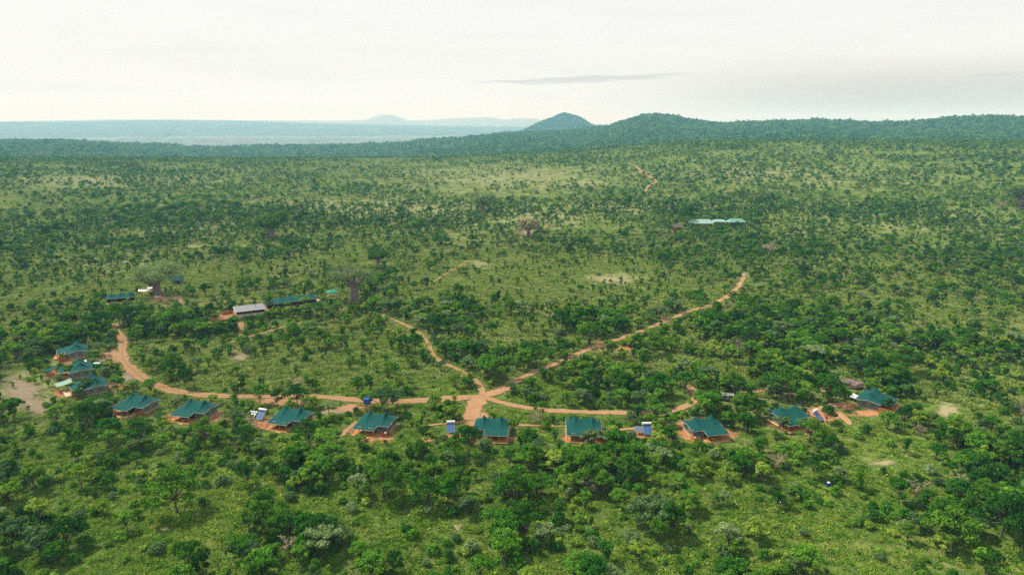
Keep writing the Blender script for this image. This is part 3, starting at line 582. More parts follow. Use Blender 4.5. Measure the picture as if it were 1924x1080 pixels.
bv = tb.modifiers.new('b', 'BEVEL'); bv.width = .14; bv.segments = 3
MB().bar((0, 0, 5.952), (0, 0, 6.1), .42, .36, 14).build('lid', M['blue'], c); MB().box(-1, 1, -1, 1, 4.18, 4.298).build('platform', M['wood'], c)
for sx in (-.85, .85):
    for sy in (-.85, .85): MB().bar((sx, sy, 0), (sx * .9, sy * .9, 4.179), .09, n=6).build('leg', M['wood'], c)
x, y = at(1556, 914); c = empty('water_drum', (x, y, T1(x, y))); tag(c, 'small bright blue drum standing in the bush, lower right', 'drum'); CLEAR.append((x, y, 2.0, 1))
d_ = MB(); 
for z0, z1, r0, r1 in ((0, .3, .42, .45), (.3, .36, .48, .48), (.36, .75, .45, .45), (.75, .81, .48, .48), (.81, 1.15, .45, .40)): d_.bar((0, 0, z0), (0, 0, z1 - .002), r0, r1, 14)
d_.build('drum_body', M['blue'], c); MB().bar((0, 0, 1.15), (0, 0, 1.22), .36, .34, 12).build('lid', M['white'], c)
# ------------------------------------------------------------------ awnings and pool at far left
def awning(px, py, yaw, w, d, h, mat, label, slope=.25, cat='awning', name='awning'):
    x, y = at(px, py); c = empty(name, (x, y, T1(x, y)), R(yaw)); tag(c, label, cat)
    CLEAR.append((x, y, max(w, d) * .55, 1))
    n = 6; V = []; 
    for j in range(n + 1):
        for i in range(n + 1):
            u, v = i / n * 2 - 1, j / n * 2 - 1; V.append((u * w / 2, v * d / 2, h + slope * v * d / 2 - .22 * (1 - u * u) * (1 - v * v) + .25 * u * u * v * v))
    Fc = [(j * (n + 1) + i, j * (n + 1) + i + 1, (j + 1) * (n + 1) + i + 1, (j + 1) * (n + 1) + i) for j in range(n) for i in range(n)]
    o = mesh_obj('sheet', V, Fc, M[mat], c, True); sm = o.modifiers.new('t', 'SOLIDIFY'); sm.thickness = .04
    for sx in (-1, 1):
        for sy in (-1, 1): MB().bar((sx * w * .48, sy * d * .48, -.3), (sx * w * .48, sy * d * .48, h + slope * sy * d / 2 + .2), .06, n=5).build('pole', M['wood'], c)
    return c
awning(98, 706, -54, 3.2, 3.6, 2.6, 'canvas', 'small green awning sheet left of the middle tent at far left')
awning(122, 733, -50, 4.2, 4.6, 2.5, 'canvas_pale', 'pale green netting awning between a tent and the white rimmed plunge pool', .15)
x, y = at(137, 741); c = empty('plunge_pool', (x, y, T1(x, y)), R(-48)); tag(c, 'small plunge pool with a cream rim and purplish cover, on orange dirt at far left', 'pool'); CLEAR.append((x, y, 5, 1))
m_ = MB(); m_.box(-2.6, 2.6, -2.2, -1.9, 0, .75); m_.box(-2.6, 2.6, 1.9, 2.2, 0, .75); m_.box(-2.6, -2.3, -1.899, 1.899, 0, .75); m_.box(2.3, 2.6, -1.899, 1.899, 0, .75); m_.build('pool_rim', M['cream'], c)
MB().box(-2.299, 2.299, -1.899, 1.899, .3, .42).build('pool_floor', M['wood_pale'], c)
M['mauve'] = simple('mauve_cover', (0.33, 0.20, 0.22), .8, .4, 1.5); 
bl = MB(); bl.poly([(1.3 * cos(t), .9 * sin(t), .5 + .08 * sin(3 * t)) for t in np.linspace(0, 2 * pi, 11)[:-1]]); bo = bl.build('folded_cover', M['mauve'], c); q = bo.modifiers.new('t', 'SOLIDIFY'); q.thickness = .15; q.offset = 1
# ------------------------------------------------------------------ vehicles
def wheel(c, x, y, r=.4, w=.24):
    t = MB().bar((x - w / 2, y, r), (x + w / 2, y, r), r, n=16).build('wheel', M['rubber'], c); s_ = 1 if x > 0 else -1
    MB().bar((x + s_ * (w / 2 + .002), y, r), (x + s_ * (w / 2 + .03), y, r), r * .55, n=12).build('rim', M['steel'], t)
x, y = at(1363, 752); c = empty('safari_truck', (x, y, T1(x, y)), R(78)); tag(c, 'khaki open safari truck with white roof frame, half hidden in the bush', 'truck'); CLEAR.append((x, y, 3.6, 1))
b = MB(); b.box(-.95, .95, -2.6, 1.0, .55, 1.15); b.build('body', M['khaki'], c)
b = MB(); b.v += [(-.9, 1.001, .55), (.9, 1.001, .55), (.9, 2.5, .55), (-.9, 2.5, .55), (-.9, 1.001, 1.3), (.9, 1.001, 1.3), (.8, 2.5, 1.08), (-.8, 2.5, 1.08)]; b.f += [(0, 3, 2, 1), (4, 5, 6, 7), (0, 1, 5, 4), (1, 2, 6, 5), (2, 3, 7, 6), (3, 0, 4, 7)]; b.build('bonnet', M['khaki'], c)
b = MB()
for yy in (-2.4, -.7, .9):
    for sx in (-.88, .88): b.bar((sx, yy, 1.151), (sx, yy, 2.15), .05, n=5)
    b.bar((-.88, yy, 2.15), (.88, yy, 2.15), .05, n=5)
for sx in (-.88, .88): b.bar((sx, -2.4, 2.15), (sx, .9, 2.15), .05, n=5)
b.bar((.88, .9, 2.15), (.88, 1.9, 2.75), .05, n=5)
b.build('roof_frame', M['white'], c)
MB().box(-.8, .8, -2.3, -.3, 2.2, 2.26).build('canopy', M['tent_wall'], c)
for yy in (-2.0, -1.0, .1): s_ = MB(); s_.box(-.8, .8, yy - .25, yy + .25, 1.151, 1.45); s_.box(-.8, .8, yy - .3, yy - .2, 1.451, 1.9); s_.build('bench_seat', M['dark'], c)
MB().box(-.8, .8, .93, .96, 1.31, 1.9).build('windscreen', M['collector'], c)
for sx in (-.9, .9):
    for yy in (-1.7, 1.75): wheel(c, sx, yy)
for sx in (-.6, .6): MB().bar((sx, 2.501, .9), (sx, 2.56, .9), .1, n=10).build('headlight', M['white'], c)
x, y = at(182, 689); c = empty('box_trailer', (x, y, T1(x, y)), R(2)); tag(c, 'small bright green trailer with white lid parked at the far left clearing', 'trailer'); CLEAR.append((x, y, 3, 1))
tb = MB().box(-1.15, 1.15, -.75, .75, .55, 1.3).build('box_body', M['truck_green'], c); MB().box(-1.1, 1.1, -.1, .78, 1.303, 1.42).build('lid', M['white'], c)
for i in range(4): MB().box(-1.0 + .52 * i, -.6 + .52 * i, -.79, -.752, .65, 1.2).build('side_panel', M['truck_green'], c)
wheel(c, -.6, -.85, .33, .2); wheel(c, .6, -.85, .33, .2); wheel(c, -.6, .85, .33, .2); MB().bar((1.15, 0, .6), (2.0, 0, .5), .05, n=5).build('tow_bar', M['steel'], c)
# ------------------------------------------------------------------ people
def person(px, py, yaw, shirt, trouser, label, ph=1):
    x, y = at(px, py); c = empty('person', (x, y, T1(x, y)), R(yaw)); tag(c, label, 'person')
    CLEAR.append((x, y, 3.5, 1))
    V = [(0, 0, .92), (0, .0, 1.15), (0, -.01, 1.38), (0, 0, 1.50), (0, .02, 1.60), (0, .02, 1.70)]; Rr = [.135, .125, .145, .055, .095, .075]; E = [(0, 1), (1, 2), (2, 3), (3, 4), (4, 5)]
    def chain(root, pts, rad):
        p = root
        for q, r_ in zip(pts, rad): V.append(q); Rr.append(r_); E.append((p, len(V) - 1)); p = len(V) - 1
    for s_ in (-1, 1):
        f = ph * s_ * .22
        chain(0, [(s_ * .1, 0, .86), (s_ * .11, f * .6 + .03, .48), (s_ * .11, f, .08), (s_ * .11, f + .13, .04)], (.095, .065, .045, .035))
        chain(2, [(s_ * .19, 0, 1.37), (s_ * .24, -f * .3, 1.10), (s_ * .25, -f * .7 + .04, .85), (s_ * .25, -f * .75 + .06, .76)], (.06, .045, .035, .035))
    me = bpy.data.meshes.new('body'); me.from_pydata(V, E, []); o = link('body', me, [M[trouser], M[shirt], M['skin']], c)
    sk = o.modifiers.new('s', 'SKIN'); 
    for i, r_ in enumerate(Rr): me.skin_vertices[0].data[i].radius = (r_, r_ * .8)
    me.skin_vertices[0].data[0].use_root = True; su = o.modifiers.new('u', 'SUBSURF'); su.levels = su.render_levels = 1
    dg = bpy.context.evaluated_depsgraph_get(); dg.update(); m2 = bpy.data.meshes.new_from_object(o.evaluated_get(dg)); o.modifiers.clear(); o.data = m2
    while len(m2.materials) < 3: m2.materials.append(M['skin'])
    for i, k in enumerate((trouser, shirt, 'skin')): m2.materials[i] = M[k]
    for p in m2.polygons: z = p.center.z; ax = abs(p.center.x); p.material_index = 2 if z > 1.47 or (ax > .19 and z < .95) or z < .07 else (1 if z > .95 else 0); p.use_smooth = True
    hr = MB(); hr.bar((0, -.01, 1.66), (0, -.01, 1.76), .10, .06, 10); hr.build('hair', M['rubber'], c)
person(196.5, 673.5, 30, 'cloth_blue', 'cloth_blue', 'person in dark clothes standing on the tan clearing right of the uppermost far left tent')
person(208.5, 674, -60, 'cloth_brown', 'cloth_brown', 'person in brown clothes on the tan clearing, right of the dark clothed one', -.7)
# ------------------------------------------------------------------ dining tent, kitchen, pavilion, boardwalk
def long_tent(px, py, yaw, ln, dp, peaks, label, name='dining_tent', h=2.5, rh=4.6, walls=True):
    fx, fy = at(px, py, h); a = R(yaw); cx, cy = fx - (dp / 2) * sin(a), fy + (dp / 2) * cos(a); cz = T1(cx, cy)
    c = empty(name, (cx, cy, cz), a); tag(c, label, 'tent')
    for k in np.linspace(-ln / 2 + 3, ln / 2 - 3, max(2, int(ln / 6))): CLEAR.append((cx + k * cos(a), cy + k * sin(a), dp * .75 + 1, 1))
    pk = [(-ln / 2, rh - 1.5)]
    for i in range(peaks):
        u = -ln / 2 + ln * (i + .5) / peaks; w = ln / peaks; pk += [(u - w * .45, rh - 1.05), (u - .5, rh - .25), (u, rh + .15), (u + .5, rh - .3)]
    pk += [(ln / 2, rh - 1.6)]
    rf = lambda x: float(np.interp(x, [p[0] for p in pk], [p[1] for p in pk]))
    V, Fc, zf, _ = cell_roof(h, rf, -ln / 2, ln / 2, 0.4, -dp / 2, dp / 2, nx=int(ln * 2.5), eb=h); mesh_obj('roof', V, Fc, M['canvas'], c, True)
    e = MB(); e.bar((-ln / 2, -dp / 2, h - .06), (ln / 2, -dp / 2, h - .06), .06, n=5); e.build('roof_edge', M['trim'], c)
    MB().box(-ln / 2 + .2, ln / 2 - .2, -dp / 2 - .8, dp / 2 - .3, -.3, .35).build('deck', M['wood_pale'], c)
    if walls:
        w = MB(); w.box(-ln / 2 + .4, ln / 2 - .4, dp / 2 - .6, dp / 2 - .5, .351, h - .1); w.box(ln / 2 - .5, ln / 2 - .4, -dp / 2 + .6, dp / 2 - .61, .351, h + .2); w.box(-ln / 2 + .4, -ln / 2 + .5, -dp / 2 + .6, dp / 2 - .61, .351, h + .2); w.build('canvas_wall', M['tent_wall'], c)
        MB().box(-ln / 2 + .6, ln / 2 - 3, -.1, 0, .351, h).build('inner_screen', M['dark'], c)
    for k in np.linspace(-ln / 2 + .3, ln / 2 - .3, peaks + 1): MB().bar((k, -dp / 2 + .1, .351), (k, -dp / 2 + .1, h - .02), .07, n=5).build('post', M['wood_dark'], c)
    return c
DT = long_tent(549, 567, 30, 24, 8.5, 5, 'long green dining tent with five scalloped peaks, left of the big baobab')
long_tent(226, 560, 24, 12.5, 6, 3, 'low green tent with three small peaks, left of the baobab at upper left', 'green_tent')
c = empty('mess_tent', (*at(334, 533), 0), R(24)); c.location.z = T1(c.location.x, c.location.y); tag(c, 'small green tent tip showing above the trees right of the upper left baobab', 'tent')
V, Fc, zf, _ = cell_roof(2.4, lambda x: float(np.interp(x, (-3.4, -1.8, 0, 1.6, 3.4), (3.0, 3.7, 3.9, 4.8, 3.1))), -3.4, 3.4, .3, -2.6, 2.6); mesh_obj('roof', V, Fc, M['canvas'], c, True); MB().box(-3, 3, -2, 2, 0, 2.4).build('canvas_wall', M['tent_wall'], c); MB().box(-1, 1, -2.05, -2.003, 0, 2).build('doorway', M['dark'], c); CLEAR.append((c.location.x, c.location.y, 5, 1))
# kitchen with a single grey slope
fx, fy = at(471, 583.5, 2.6); a = R(28); kx, ky = fx - 4 * sin(a), fy + 4 * cos(a); c = empty('kitchen_block', (kx, ky, T1(kx, ky)), a); c.scale = (.86, .86, .9); tag(c, 'cream walled kitchen block under one sloping grey metal roof, left of the long green tent', 'building')
for k in (-5, 0, 5): CLEAR.append((kx + k * cos(a), ky + k * sin(a), 6, 1))
r_ = MB(); r_.v += [(-7.6, -4.3, 2.75), (7.6, -4.3, 2.75), (7.6, 4.3, 3.7), (-7.6, 4.3, 3.7), (-7.6, -4.3, 2.87), (7.6, -4.3, 2.87), (7.6, 4.3, 3.82), (-7.6, 4.3, 3.82)]; r_.f += [(0, 3, 2, 1), (4, 5, 6, 7), (0, 1, 5, 4), (1, 2, 6, 5), (2, 3, 7, 6), (3, 0, 4, 7)]; r_.build('roof', M['grey_roof'], c)
g = MB()
for k in np.arange(-7.4, 7.5, .62): g.bar((k, -4.3, 2.89), (k, 4.3, 3.84), .035, n=4)
q = g.build('roof_rib', M['grey_roof'], c); q['kind'] = 'stuff'
g = MB(); g.bar((-7.62, -4.33, 2.8), (7.62, -4.33, 2.8), .1, n=4); g.bar((-7.62, -4.3, 2.8), (-7.62, 4.3, 3.75), .1, n=4); g.build('gutter', M['white'], c)
w = MB(); w.box(-7, 7, 3.6, 3.8, 0, 3.5); w.box(-7, -6.8, -3.6, 3.599, 0, 2.78); w.box(6.8, 7, -3.6, 3.599, 0, 2.78); w.box(-6.799, 6.799, -3.6, -3.4, 0, 1.15); w.build('wall', M['cream'], c)
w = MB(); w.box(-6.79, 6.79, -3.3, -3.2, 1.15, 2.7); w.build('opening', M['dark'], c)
for k in (-6.9, -3.4, 0, 3.4, 6.9): MB().box(k - .08, k + .08, -3.99, -3.83, 0, 2.77).build('post', M['wood_dark'], c)
MB().box(-7.4, 7.2, -4.4, -3.61, -.1, .18).build('plinth', M['cream'], c); MB().bar((3.2, .5, 3.3), (3.2, .5, 4.5), .18, n=8).build('chimney', M['steel'], c)
# pavilion
x, y = at(625, 556); c = empty('pavilion', (x, y, T1(x, y)), R(20)); tag(c, 'little square pavilion with bright green hipped roof at the end of the boardwalk', 'pavilion'); CLEAR.append((x, y, 4.5, 1))
r_ = MB(); r_.v += [(-2.7, -2.3, 2.3), (2.7, -2.3, 2.3), (2.7, 2.3, 2.3), (-2.7, 2.3, 2.3), (-.3, 0, 3.7), (.3, 0, 3.7)]; r_.f += [(0, 1, 5, 4), (1, 2, 5), (2, 3, 4, 5), (3, 0, 4), (0, 3, 2, 1)]; r_.build('roof', simple('bright_green_canvas', (.01, .24, .15), .7, .15, 2), c)
MB().box(-2.3, 2.3, -2.2, 2.0, -.4, .35).build('deck', M['wood_pale'], c); w = MB(); w.box(-2.1, 2.1, -1.9, -1.83, .351, 1.15); w.box(-2.1, -2.03, -1.829, 1.8, .351, 1.15); w.build('half_wall', M['steel'], c)
for sx in (-2.1, 2.1):
    for sy in (-1.78, 1.85): MB().bar((sx, sy, .351), (sx, sy, 2.31), .06, n=5).build('post', M['wood_dark'], c)
# boardwalk
P0, P1 = np.array(at(584, 571)), np.array(at(614, 557)); d_ = P1 - P0; ln = np.hypot(*d_); a = math.atan2(d_[1], d_[0]); z0, z1 = T1(*P0), T1(*P1); mid = (P0 + P1) / 2
c = empty('boardwalk', (mid[0], mid[1], (z0 + z1) / 2 + .3), a); c.rotation_euler = (0, -math.atan2(z1 - z0, ln), a); tag(c, 'pale plank boardwalk climbing from the dining tent to the little pavilion', 'boardwalk')
for k in range(int(ln / .9)): MB().box(-ln / 2 + .9 * k, -ln / 2 + .9 * k + .84, -.75, .75, 0, .07).build('plank', M['cream'], c)
for s_ in (-.6, .6): MB().box(-ln / 2, ln / 2, s_ - .06, s_ + .06, -.16, -.002).build('beam', M['wood'], c)
for k in np.linspace(.1, .9, 5): CLEAR.append((*(P0 + d_ * k), 2.2, 1))
# reed fence and white awnings by the upper left baobab
def fence(pa, pb, h, mat, label, name='reed_fence'):
    A, B = np.array(at(*pa)), np.array(at(*pb)); n = max(3, int(np.hypot(*(B - A)) / 1.2)); c = empty(name, (A[0], A[1], T1(*A)), 0); tag(c, label, 'fence'); zb = c.location.z
    for i in range(n):
        p, q = A + (B - A) * i / n - A, A + (B - A) * (i + .97) / n - A; u = (q - p) / np.hypot(*(q - p)); nn = np.array([-u[1], u[0]]) * .04; hh = h + rnd.uniform(-.12, .12); za = T1(*(p + A)) - zb
        m_ = MB(); m_.v += [(*(p - nn), za), (*(q - nn), za), (*(q + nn), za), (*(p + nn), za), (*(p - nn), za + hh), (*(q - nn), za + hh), (*(q + nn), za + hh), (*(p + nn), za + hh)]; m_.f += [(0, 3, 2, 1), (4, 5, 6, 7), (0, 1, 5, 4), (1, 2, 6, 5), (2, 3, 7, 6), (3, 0, 4, 7)]; m_.build('panel', M[mat], c)
        MB().bar((p[0], p[1], za - .2), (p[0], p[1], za + h + .2), .06, n=5).build('post', M['wood_dark'], c)
    mid = (A + B) / 2; CLEAR.append((mid[0], mid[1], 5, 1))
fence((418, 592), (438, 589), 1.5, 'wood_dark', 'red brown reed fence at the left end of the kitchen block')
fence((396, 606), (410, 605), 1.3, 'wood_dark', 'short red brown fence farther left and below the kitchen block')
fence((412, 606), (428, 603), 1.1, 'wood_dark', 'low red brown fence straight below the kitchen block corner')
fence((280, 545), (289, 546), 3.2, 'brick_red', 'dark red brown screen left of the baobab trunk at upper left')
awning(272, 554, 20, 5.5, 3, 2.4, 'white', 'bright white flat awning left of the upper left baobab', .1); awning(285, 550, 18, 3.4, 2.4, 2.6, 'white', 'smaller white awning tight against the upper left baobab trunk', .1)
awning(296, 563, 0, 3.2, 1.2, 1.6, 'white', 'narrow white shelter in front of the upper left baobab', .05)
awning(1606, 752, 45, 3.4, 2.4, 1.4, 'white', 'white sheet on poles left of the rightmost tent', .05)
# far mint roofed lodge and brown house
def hip(name, px, py, yaw, w, d, h, rh, roof, wall, label, cat='building', gable=False):
    x, y = at(px, py); c = empty(name, (x, y, T1(x, y)), R(yaw)); tag(c, label, cat); CLEAR.append((x, y, max(w, d) * .5, 0)); CLEAR.append((x - w * .35, y, d * .6, 0)); CLEAR.append((x + w * .35, y, d * .6, 0))
    e = .8; ins = 0 if gable else d * .45; r_ = MB(); r_.v += [(-w / 2 - e, -d / 2 - e, h), (w / 2 + e, -d / 2 - e, h), (w / 2 + e, d / 2 + e, h), (-w / 2 - e, d / 2 + e, h), (-w / 2 - e + ins, 0, rh), (w / 2 + e - ins, 0, rh)]; r_.f += [(0, 1, 5, 4), (1, 2, 5), (2, 3, 4, 5), (3, 0, 4), (0, 3, 2, 1)]; r_.build('roof', roof, c)
    m_ = MB(); m_.box(-w / 2, w / 2, -d / 2, d / 2, 0, h - .003); m_.build('wall', wall, c)
    n = max(2, int(w / 3.5))
    for k in range(n):
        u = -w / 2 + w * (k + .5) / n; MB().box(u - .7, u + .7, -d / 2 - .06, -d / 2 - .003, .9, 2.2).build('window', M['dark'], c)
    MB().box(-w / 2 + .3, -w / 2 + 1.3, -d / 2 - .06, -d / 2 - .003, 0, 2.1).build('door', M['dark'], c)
    return c
mint1 = simple('pale_mint_roof', (.25, .38, .34), .8, .15, .8); mint2 = simple('green_mint_roof', (.15, .33, .26), .5, .15, .8)
hip('lodge_building', 1318, 426, -4, 19, 9, 3.4, 6.4, mint1, M['wood_dark'], 'pale mint roofed building, leftmost of the three far lodge roofs')
hip('lodge_building', 1351, 423, 0, 10, 6, 3.2, 5.0, mint1, M['wood_dark'], 'narrow pale mint roofed building, middle of the three far lodge roofs')
hip('lodge_building', 1382, 424, 6, 14, 7, 3.4, 6.0, mint2, M['brick_red'], 'green mint roofed building with red wall, rightmost of the far lodge roofs')
hip('brown_house', 1271, 432, 20, 7, 5, 2.6, 4.6, M['bark'], M['brick_red'], 'small red brown house with white gable, left of the far mint roofs', gable=True)
# ------------------------------------------------------------------ rocks
def rock(name, px, py, sx, sy, sz, yaw, label, seed, sink=.3):
    x, y = at(px, py); bm = bmesh.new(); bmesh.ops.create_icosphere(bm, subdivisions=4, radius=1)
    co = np.array([v.co[:] for v in bm.verts]); f = 1 + .35 * (fbm(co[:, 0] * 3 + seed, co[:, 1] * 3 + co[:, 2] * 2, 2.2, seed, 3) - .5) * 2 + .12 * (fbm(co[:, 0] * 9, co[:, 2] * 9 + co[:, 1] * 5, 2, seed + 3, 2) - .5)
    for v, k in zip(bm.verts, f): v.co = v.co * k; v.co.z = min(v.co.z, .62 + .1 * v.co.x); v.co.x *= sx; v.co.y *= sy; v.co.z *= sz
    me = bpy.data.meshes.new(name); bm.to_mesh(me); bm.free(); o = link(name, me, M['rock'], loc=(x, y, T1(x, y) + sz * sink), rz=R(yaw)); return tag(o, label, 'rock')
rock('boulder', 1597, 726, 4.2, 2.6, 2.1, -15, 'long brown granite slab behind the rightmost tent', 3); CLEAR.append((*at(1597, 726), 6.5, 1))
rock('boulder', 1626, 731, 2.0, 1.6, 1.5, 10, 'smaller pale boulder at the right end of the granite slab', 8); rock('boulder', 1578, 723, 2.6, 1.6, 1.0, 0, 'low dark slab at the left end of the granite outcrop', 12)
rock('boulder', 1557, 772, .9, .6, .8, 0, 'small upright rock between the two rightmost tents', 5)
def rock_r(px, r, s, label, seed):      # granite showing through on the ridge
    azm = math.atan((px - 962) * cP / FP); x, y = r * sin(azm), r * cos(azm); o = rock('rock_outcrop', 700, 700, s[0], s[1], s[2], 0, label, seed, .1); o.location = (x, y, T1(x, y) + s[2] * .15)
rock_r(1218, R2 - 20, (26, 14, 11), 'bare granite cap on the left of the ridge summit', 4); rock_r(1240, R2 - 15, (24, 12, 9), 'bare pinkish granite cap right on the ridge summit', 6)
rock_r(1582, R2 - 330, (40, 30, 14), 'pinkish rock patch low on the right hand ridge', 9); rock_r(1640, R2 - 300, (26, 20, 8), 'smaller pale rock patch to the right on the ridge slope', 2); rock_r(1795, R2 - 320, (22, 18, 8), 'pale rock patch near the right end of the ridge', 11)
for i, (px, r, a) in enumerate([(1196, 3480, 14), (1228, 3505, 22), (1262, 3500, 16), (1520, 3480, 12), (1760, 3490, 14), (1868, 3500, 15)]): rock_r(px, r, (a * 1.3, a, a * .9), ['dark knob left of the ridge summit', 'tallest granite knob on the ridge summit', 'granite knob right of the ridge summit', 'small knob on the middle of the right ridge', 'knob where the right ridge starts rising', 'knob near the right end of the ridge skyline'][i], 30 + i)
# ------------------------------------------------------------------ plant shapes
def leaves(rg, C, Rd, n, size, up=.45):
    """n leaf sprays round clump centres C (k,3) with radii Rd (k,3)"""
    k = len(C); w = (Rd[:, 0] * Rd[:, 2]); i = rg.choice(k, n, p=w / w.sum())
    d = rg.normal(size=(n, 3)); d /= np.linalg.norm(d, axis=1)[:, None]; fl = (d[:, 2] < -.35) & (rg.random(n) < .75); d[fl, 2] *= -1
    r = .50 + .55 * np.sqrt(rg.random(n)); p = C[i] + d * Rd[i] * r[:, None]
    nr = d * .75 + rg.normal(size=(n, 3)) * .55; nr[:, 2] += up + .1; nr /= np.linalg.norm(nr, axis=1)[:, None]
    u = np.cross(nr, rg.normal(size=(n, 3))); u /= np.linalg.norm(u, axis=1)[:, None]; v = np.cross(nr, u)
    s = size * rg.uniform(.55, 1.25, n); a, b = (u * s[:, None] * .62), (v * s[:, None] * .38)
    V = np.stack([p - a - b * .4, p + a * .1 - b, p + a + b * .3, p - a * .2 + b], 1).reshape(-1, 3)
    return V, np.arange(4 * n).reshape(n, 4)
def tube(pts, rad, n=5):
    V = []; Q = []; pts = [np.array(p, float) for p in pts]
    for j, (p, r) in enumerate(zip(pts, rad)):
        t = pts[min(j + 1, len(pts) - 1)] - pts[max(j - 1, 0)]; t /= np.linalg.norm(t) + 1e-9
        u = np.cross(t, (1, .3, 0)) if abs(t[2]) > .6 else np.cross(t, (0, 0, 1)); u /= np.linalg.norm(u); w = np.cross(t, u)
        for k in range(n): V.append(p + r * (u * cos(2 * pi * k / n) + w * sin(2 * pi * k / n)))
        if j:
            for k in range(n): a = (j - 1) * n; Q.append((a + k, a + (k + 1) % n, a + n + (k + 1) % n, a + n + k))
    return np.array(V), np.array(Q)
def join(parts):
    V, Q, o = [], [], 0
    for v, q in parts: V.append(v); Q.append(q + o); o += len(v)
    return np.concatenate(V), np.concatenate(Q)
def plant(seed, kind, H, Rr, n, size):
    """returns wood (V,Q) and leaves (V,Q) of one plant"""
    g = np.random.default_rng(seed); wood = []; C = []; Rd = []
    ang0 = g.random() * 6.28
    if kind in ('round', 'wide'):
        fork = H * (.28 if kind == 'round' else .33); ln = g.normal(size=2) * .05 * H; f = (ln[0], ln[1], fork)
        wood.append(tube([(0, 0, -.4), (ln[0] * .4, ln[1] * .4, fork * .5), f], (.055 * H * .6, .035 * H * .6, .03 * H * .6), 6)); k = 11 if kind == 'round' else 15
        for i in range(k):
            th = ang0 + i * 2.4; q = math.sqrt((i + .5) / k); rr_ = Rr * q * g.uniform(.55, .98); zz = H * (.92 - .34 * q ** 2 * g.uniform(.5, 1.3)) - Rr * .2
            c = np.array([rr_ * cos(th), rr_ * sin(th), zz]); C.append(c); s = Rr * g.uniform(.17, .37); c[2] += g.normal() * .05 * H; Rd.append((s, s * g.uniform(.7, 1.3), s * (.66 if kind == 'round' else .5)))
            md = (np.array(f) * .5 + c * .5) + (0, 0, -.1 * H * q); wood.append(tube([f, md, c], (.016 * H, .010 * H, .004 * H), 4))
    elif kind == 'umbrella':
        f = (g.normal() * .06 * H, g.normal() * .06 * H, H * .45); wood.append(tube([(0, 0, -.4), f], (.035 * H, .022 * H), 6)); k = 13
        for i in range(k):
            th = ang0 + i * 2.4; q = math.sqrt((i + .3) / k); c = np.array([Rr * q * .85 * cos(th), Rr * q * .85 * sin(th), H * (.93 - .10 * q ** 2) + g.normal() * .02 * H]); C.append(c); s = Rr * g.uniform(.20, .30); Rd.append((s, s, s * .32))
            if i % 2 == 0: wood.append(tube([f, (np.array(f) * .45 + c * .55) - (0, 0, .05 * H), c], (.014 * H, .009 * H, .004 * H), 4))
    elif kind == 'slender':
        for s_ in range(g.integers(2, 4)):
            th = ang0 + s_ * 2.2; top = np.array([cos(th) * Rr * .5, sin(th) * Rr * .5, H * g.uniform(.75, .95)]); wood.append(tube([(cos(th) * .08, sin(th) * .08, -.3), top * (.45, .45, .5), top], (.022 * H, .016 * H, .005 * H), 4))
            for j in range(3): u = .42 + .25 * j; c = top * (u ** .7, u ** .7, u) + g.normal(size=3) * (.16, .16, .05) * np.array([Rr, Rr, H]); C.append(c); s = Rr * g.uniform(.28, .5); Rd.append((s, s, s * .85))
    elif kind == 'shrub':
        k = 6
        for i in range(k): th = ang0 + i * 2.4; q = math.sqrt(i / k); c = np.array([Rr * .62 * q * cos(th), Rr * .62 * q * sin(th), H * (.58 - .22 * q) * g.uniform(.8, 1.2)]); C.append(c); s = Rr * g.uniform(.34, .52); Rd.append((s, s, H * .34)); wood.append(tube([(c[0] * .1, c[1] * .1, -.2), c], (.03, .015), 4))
    elif kind in ('bare', 'baobab'):
        if kind == 'baobab':
            tr = Rr * .165; hz_ = H * .5; zs = np.array([-.8, 0, .15, .45, .8, 1.0]) * hz_; rd = np.array([1.35, 1.2, 1.0, .92, .80, .62]) * tr
            V, Q = tube([(0, 0, z) for z in zs], rd, 14); a = np.arctan2(V[:, 1], V[:, 0]); fl = 1 + .10 * np.sin(5 * a) + .06 * np.sin(8 * a + 1); V[:, 0] *= fl; V[:, 1] *= fl; wood.append((V, Q)); f0 = np.array([0, 0, hz_ * .93]); k, r0 = 9, tr * .42
        else:
            f0 = np.array([0, 0, H * .25]); wood.append(tube([(0, 0, -.4), f0], (.04 * H, .03 * H), 6)); k, r0 = 6, .022 * H
        for i in range(k):
            th = ang0 + i * 2 * pi / k + g.normal() * .2; e = g.uniform(.35, 1.1); d = np.array([cos(th) * cos(e), sin(th) * cos(e), sin(e)]); ln = min(Rr * .6 / max(cos(e), .5), (H - f0[2]) * .75 / max(sin(e), .5)); st = f0 + np.array([cos(th), sin(th), 0]) * r0 * .8 + (0, 0, g.uniform(-.12, .0) * H * (kind == 'baobab'))
            p1 = st + d * ln * .5; p2 = p1 + (d + (0, 0, .25)) * ln * .45; wood.append(tube([st, p1, p2], (r0, r0 * .6, r0 * .3), 6))
            for j in range(5):
                b = p1 * (1 - j / 5) + p2 * (j / 5); d2 = d * .6 + g.normal(size=3) * .6; d2[2] = abs(d2[2]) * .5; d2 /= np.linalg.norm(d2); t2 = b + d2 * ln * .45; t2[2] = min(t2[2], H); wood.append(tube([b, (b + t2) / 2 + (0, 0, .02 * H), t2], (r0 * .35, r0 * .2, r0 * .06), 4))
                for q in range(3): b3 = b + (t2 - b) * (.4 + .25 * q); t3 = b3 + g.normal(size=3) * Rr * .13 + (0, 0, Rr * .04); wood.append(tube([b3, t3], (r0 * .12, r0 * .04), 3))
                C.append(t2); s = Rr * g.uniform(.16, .26) * (1.5 if n > 5000 else 1); Rd.append((s, s, s * .7))
    lv = leaves(g, np.array(C), np.array(Rd), n, size); return join(wood), lv
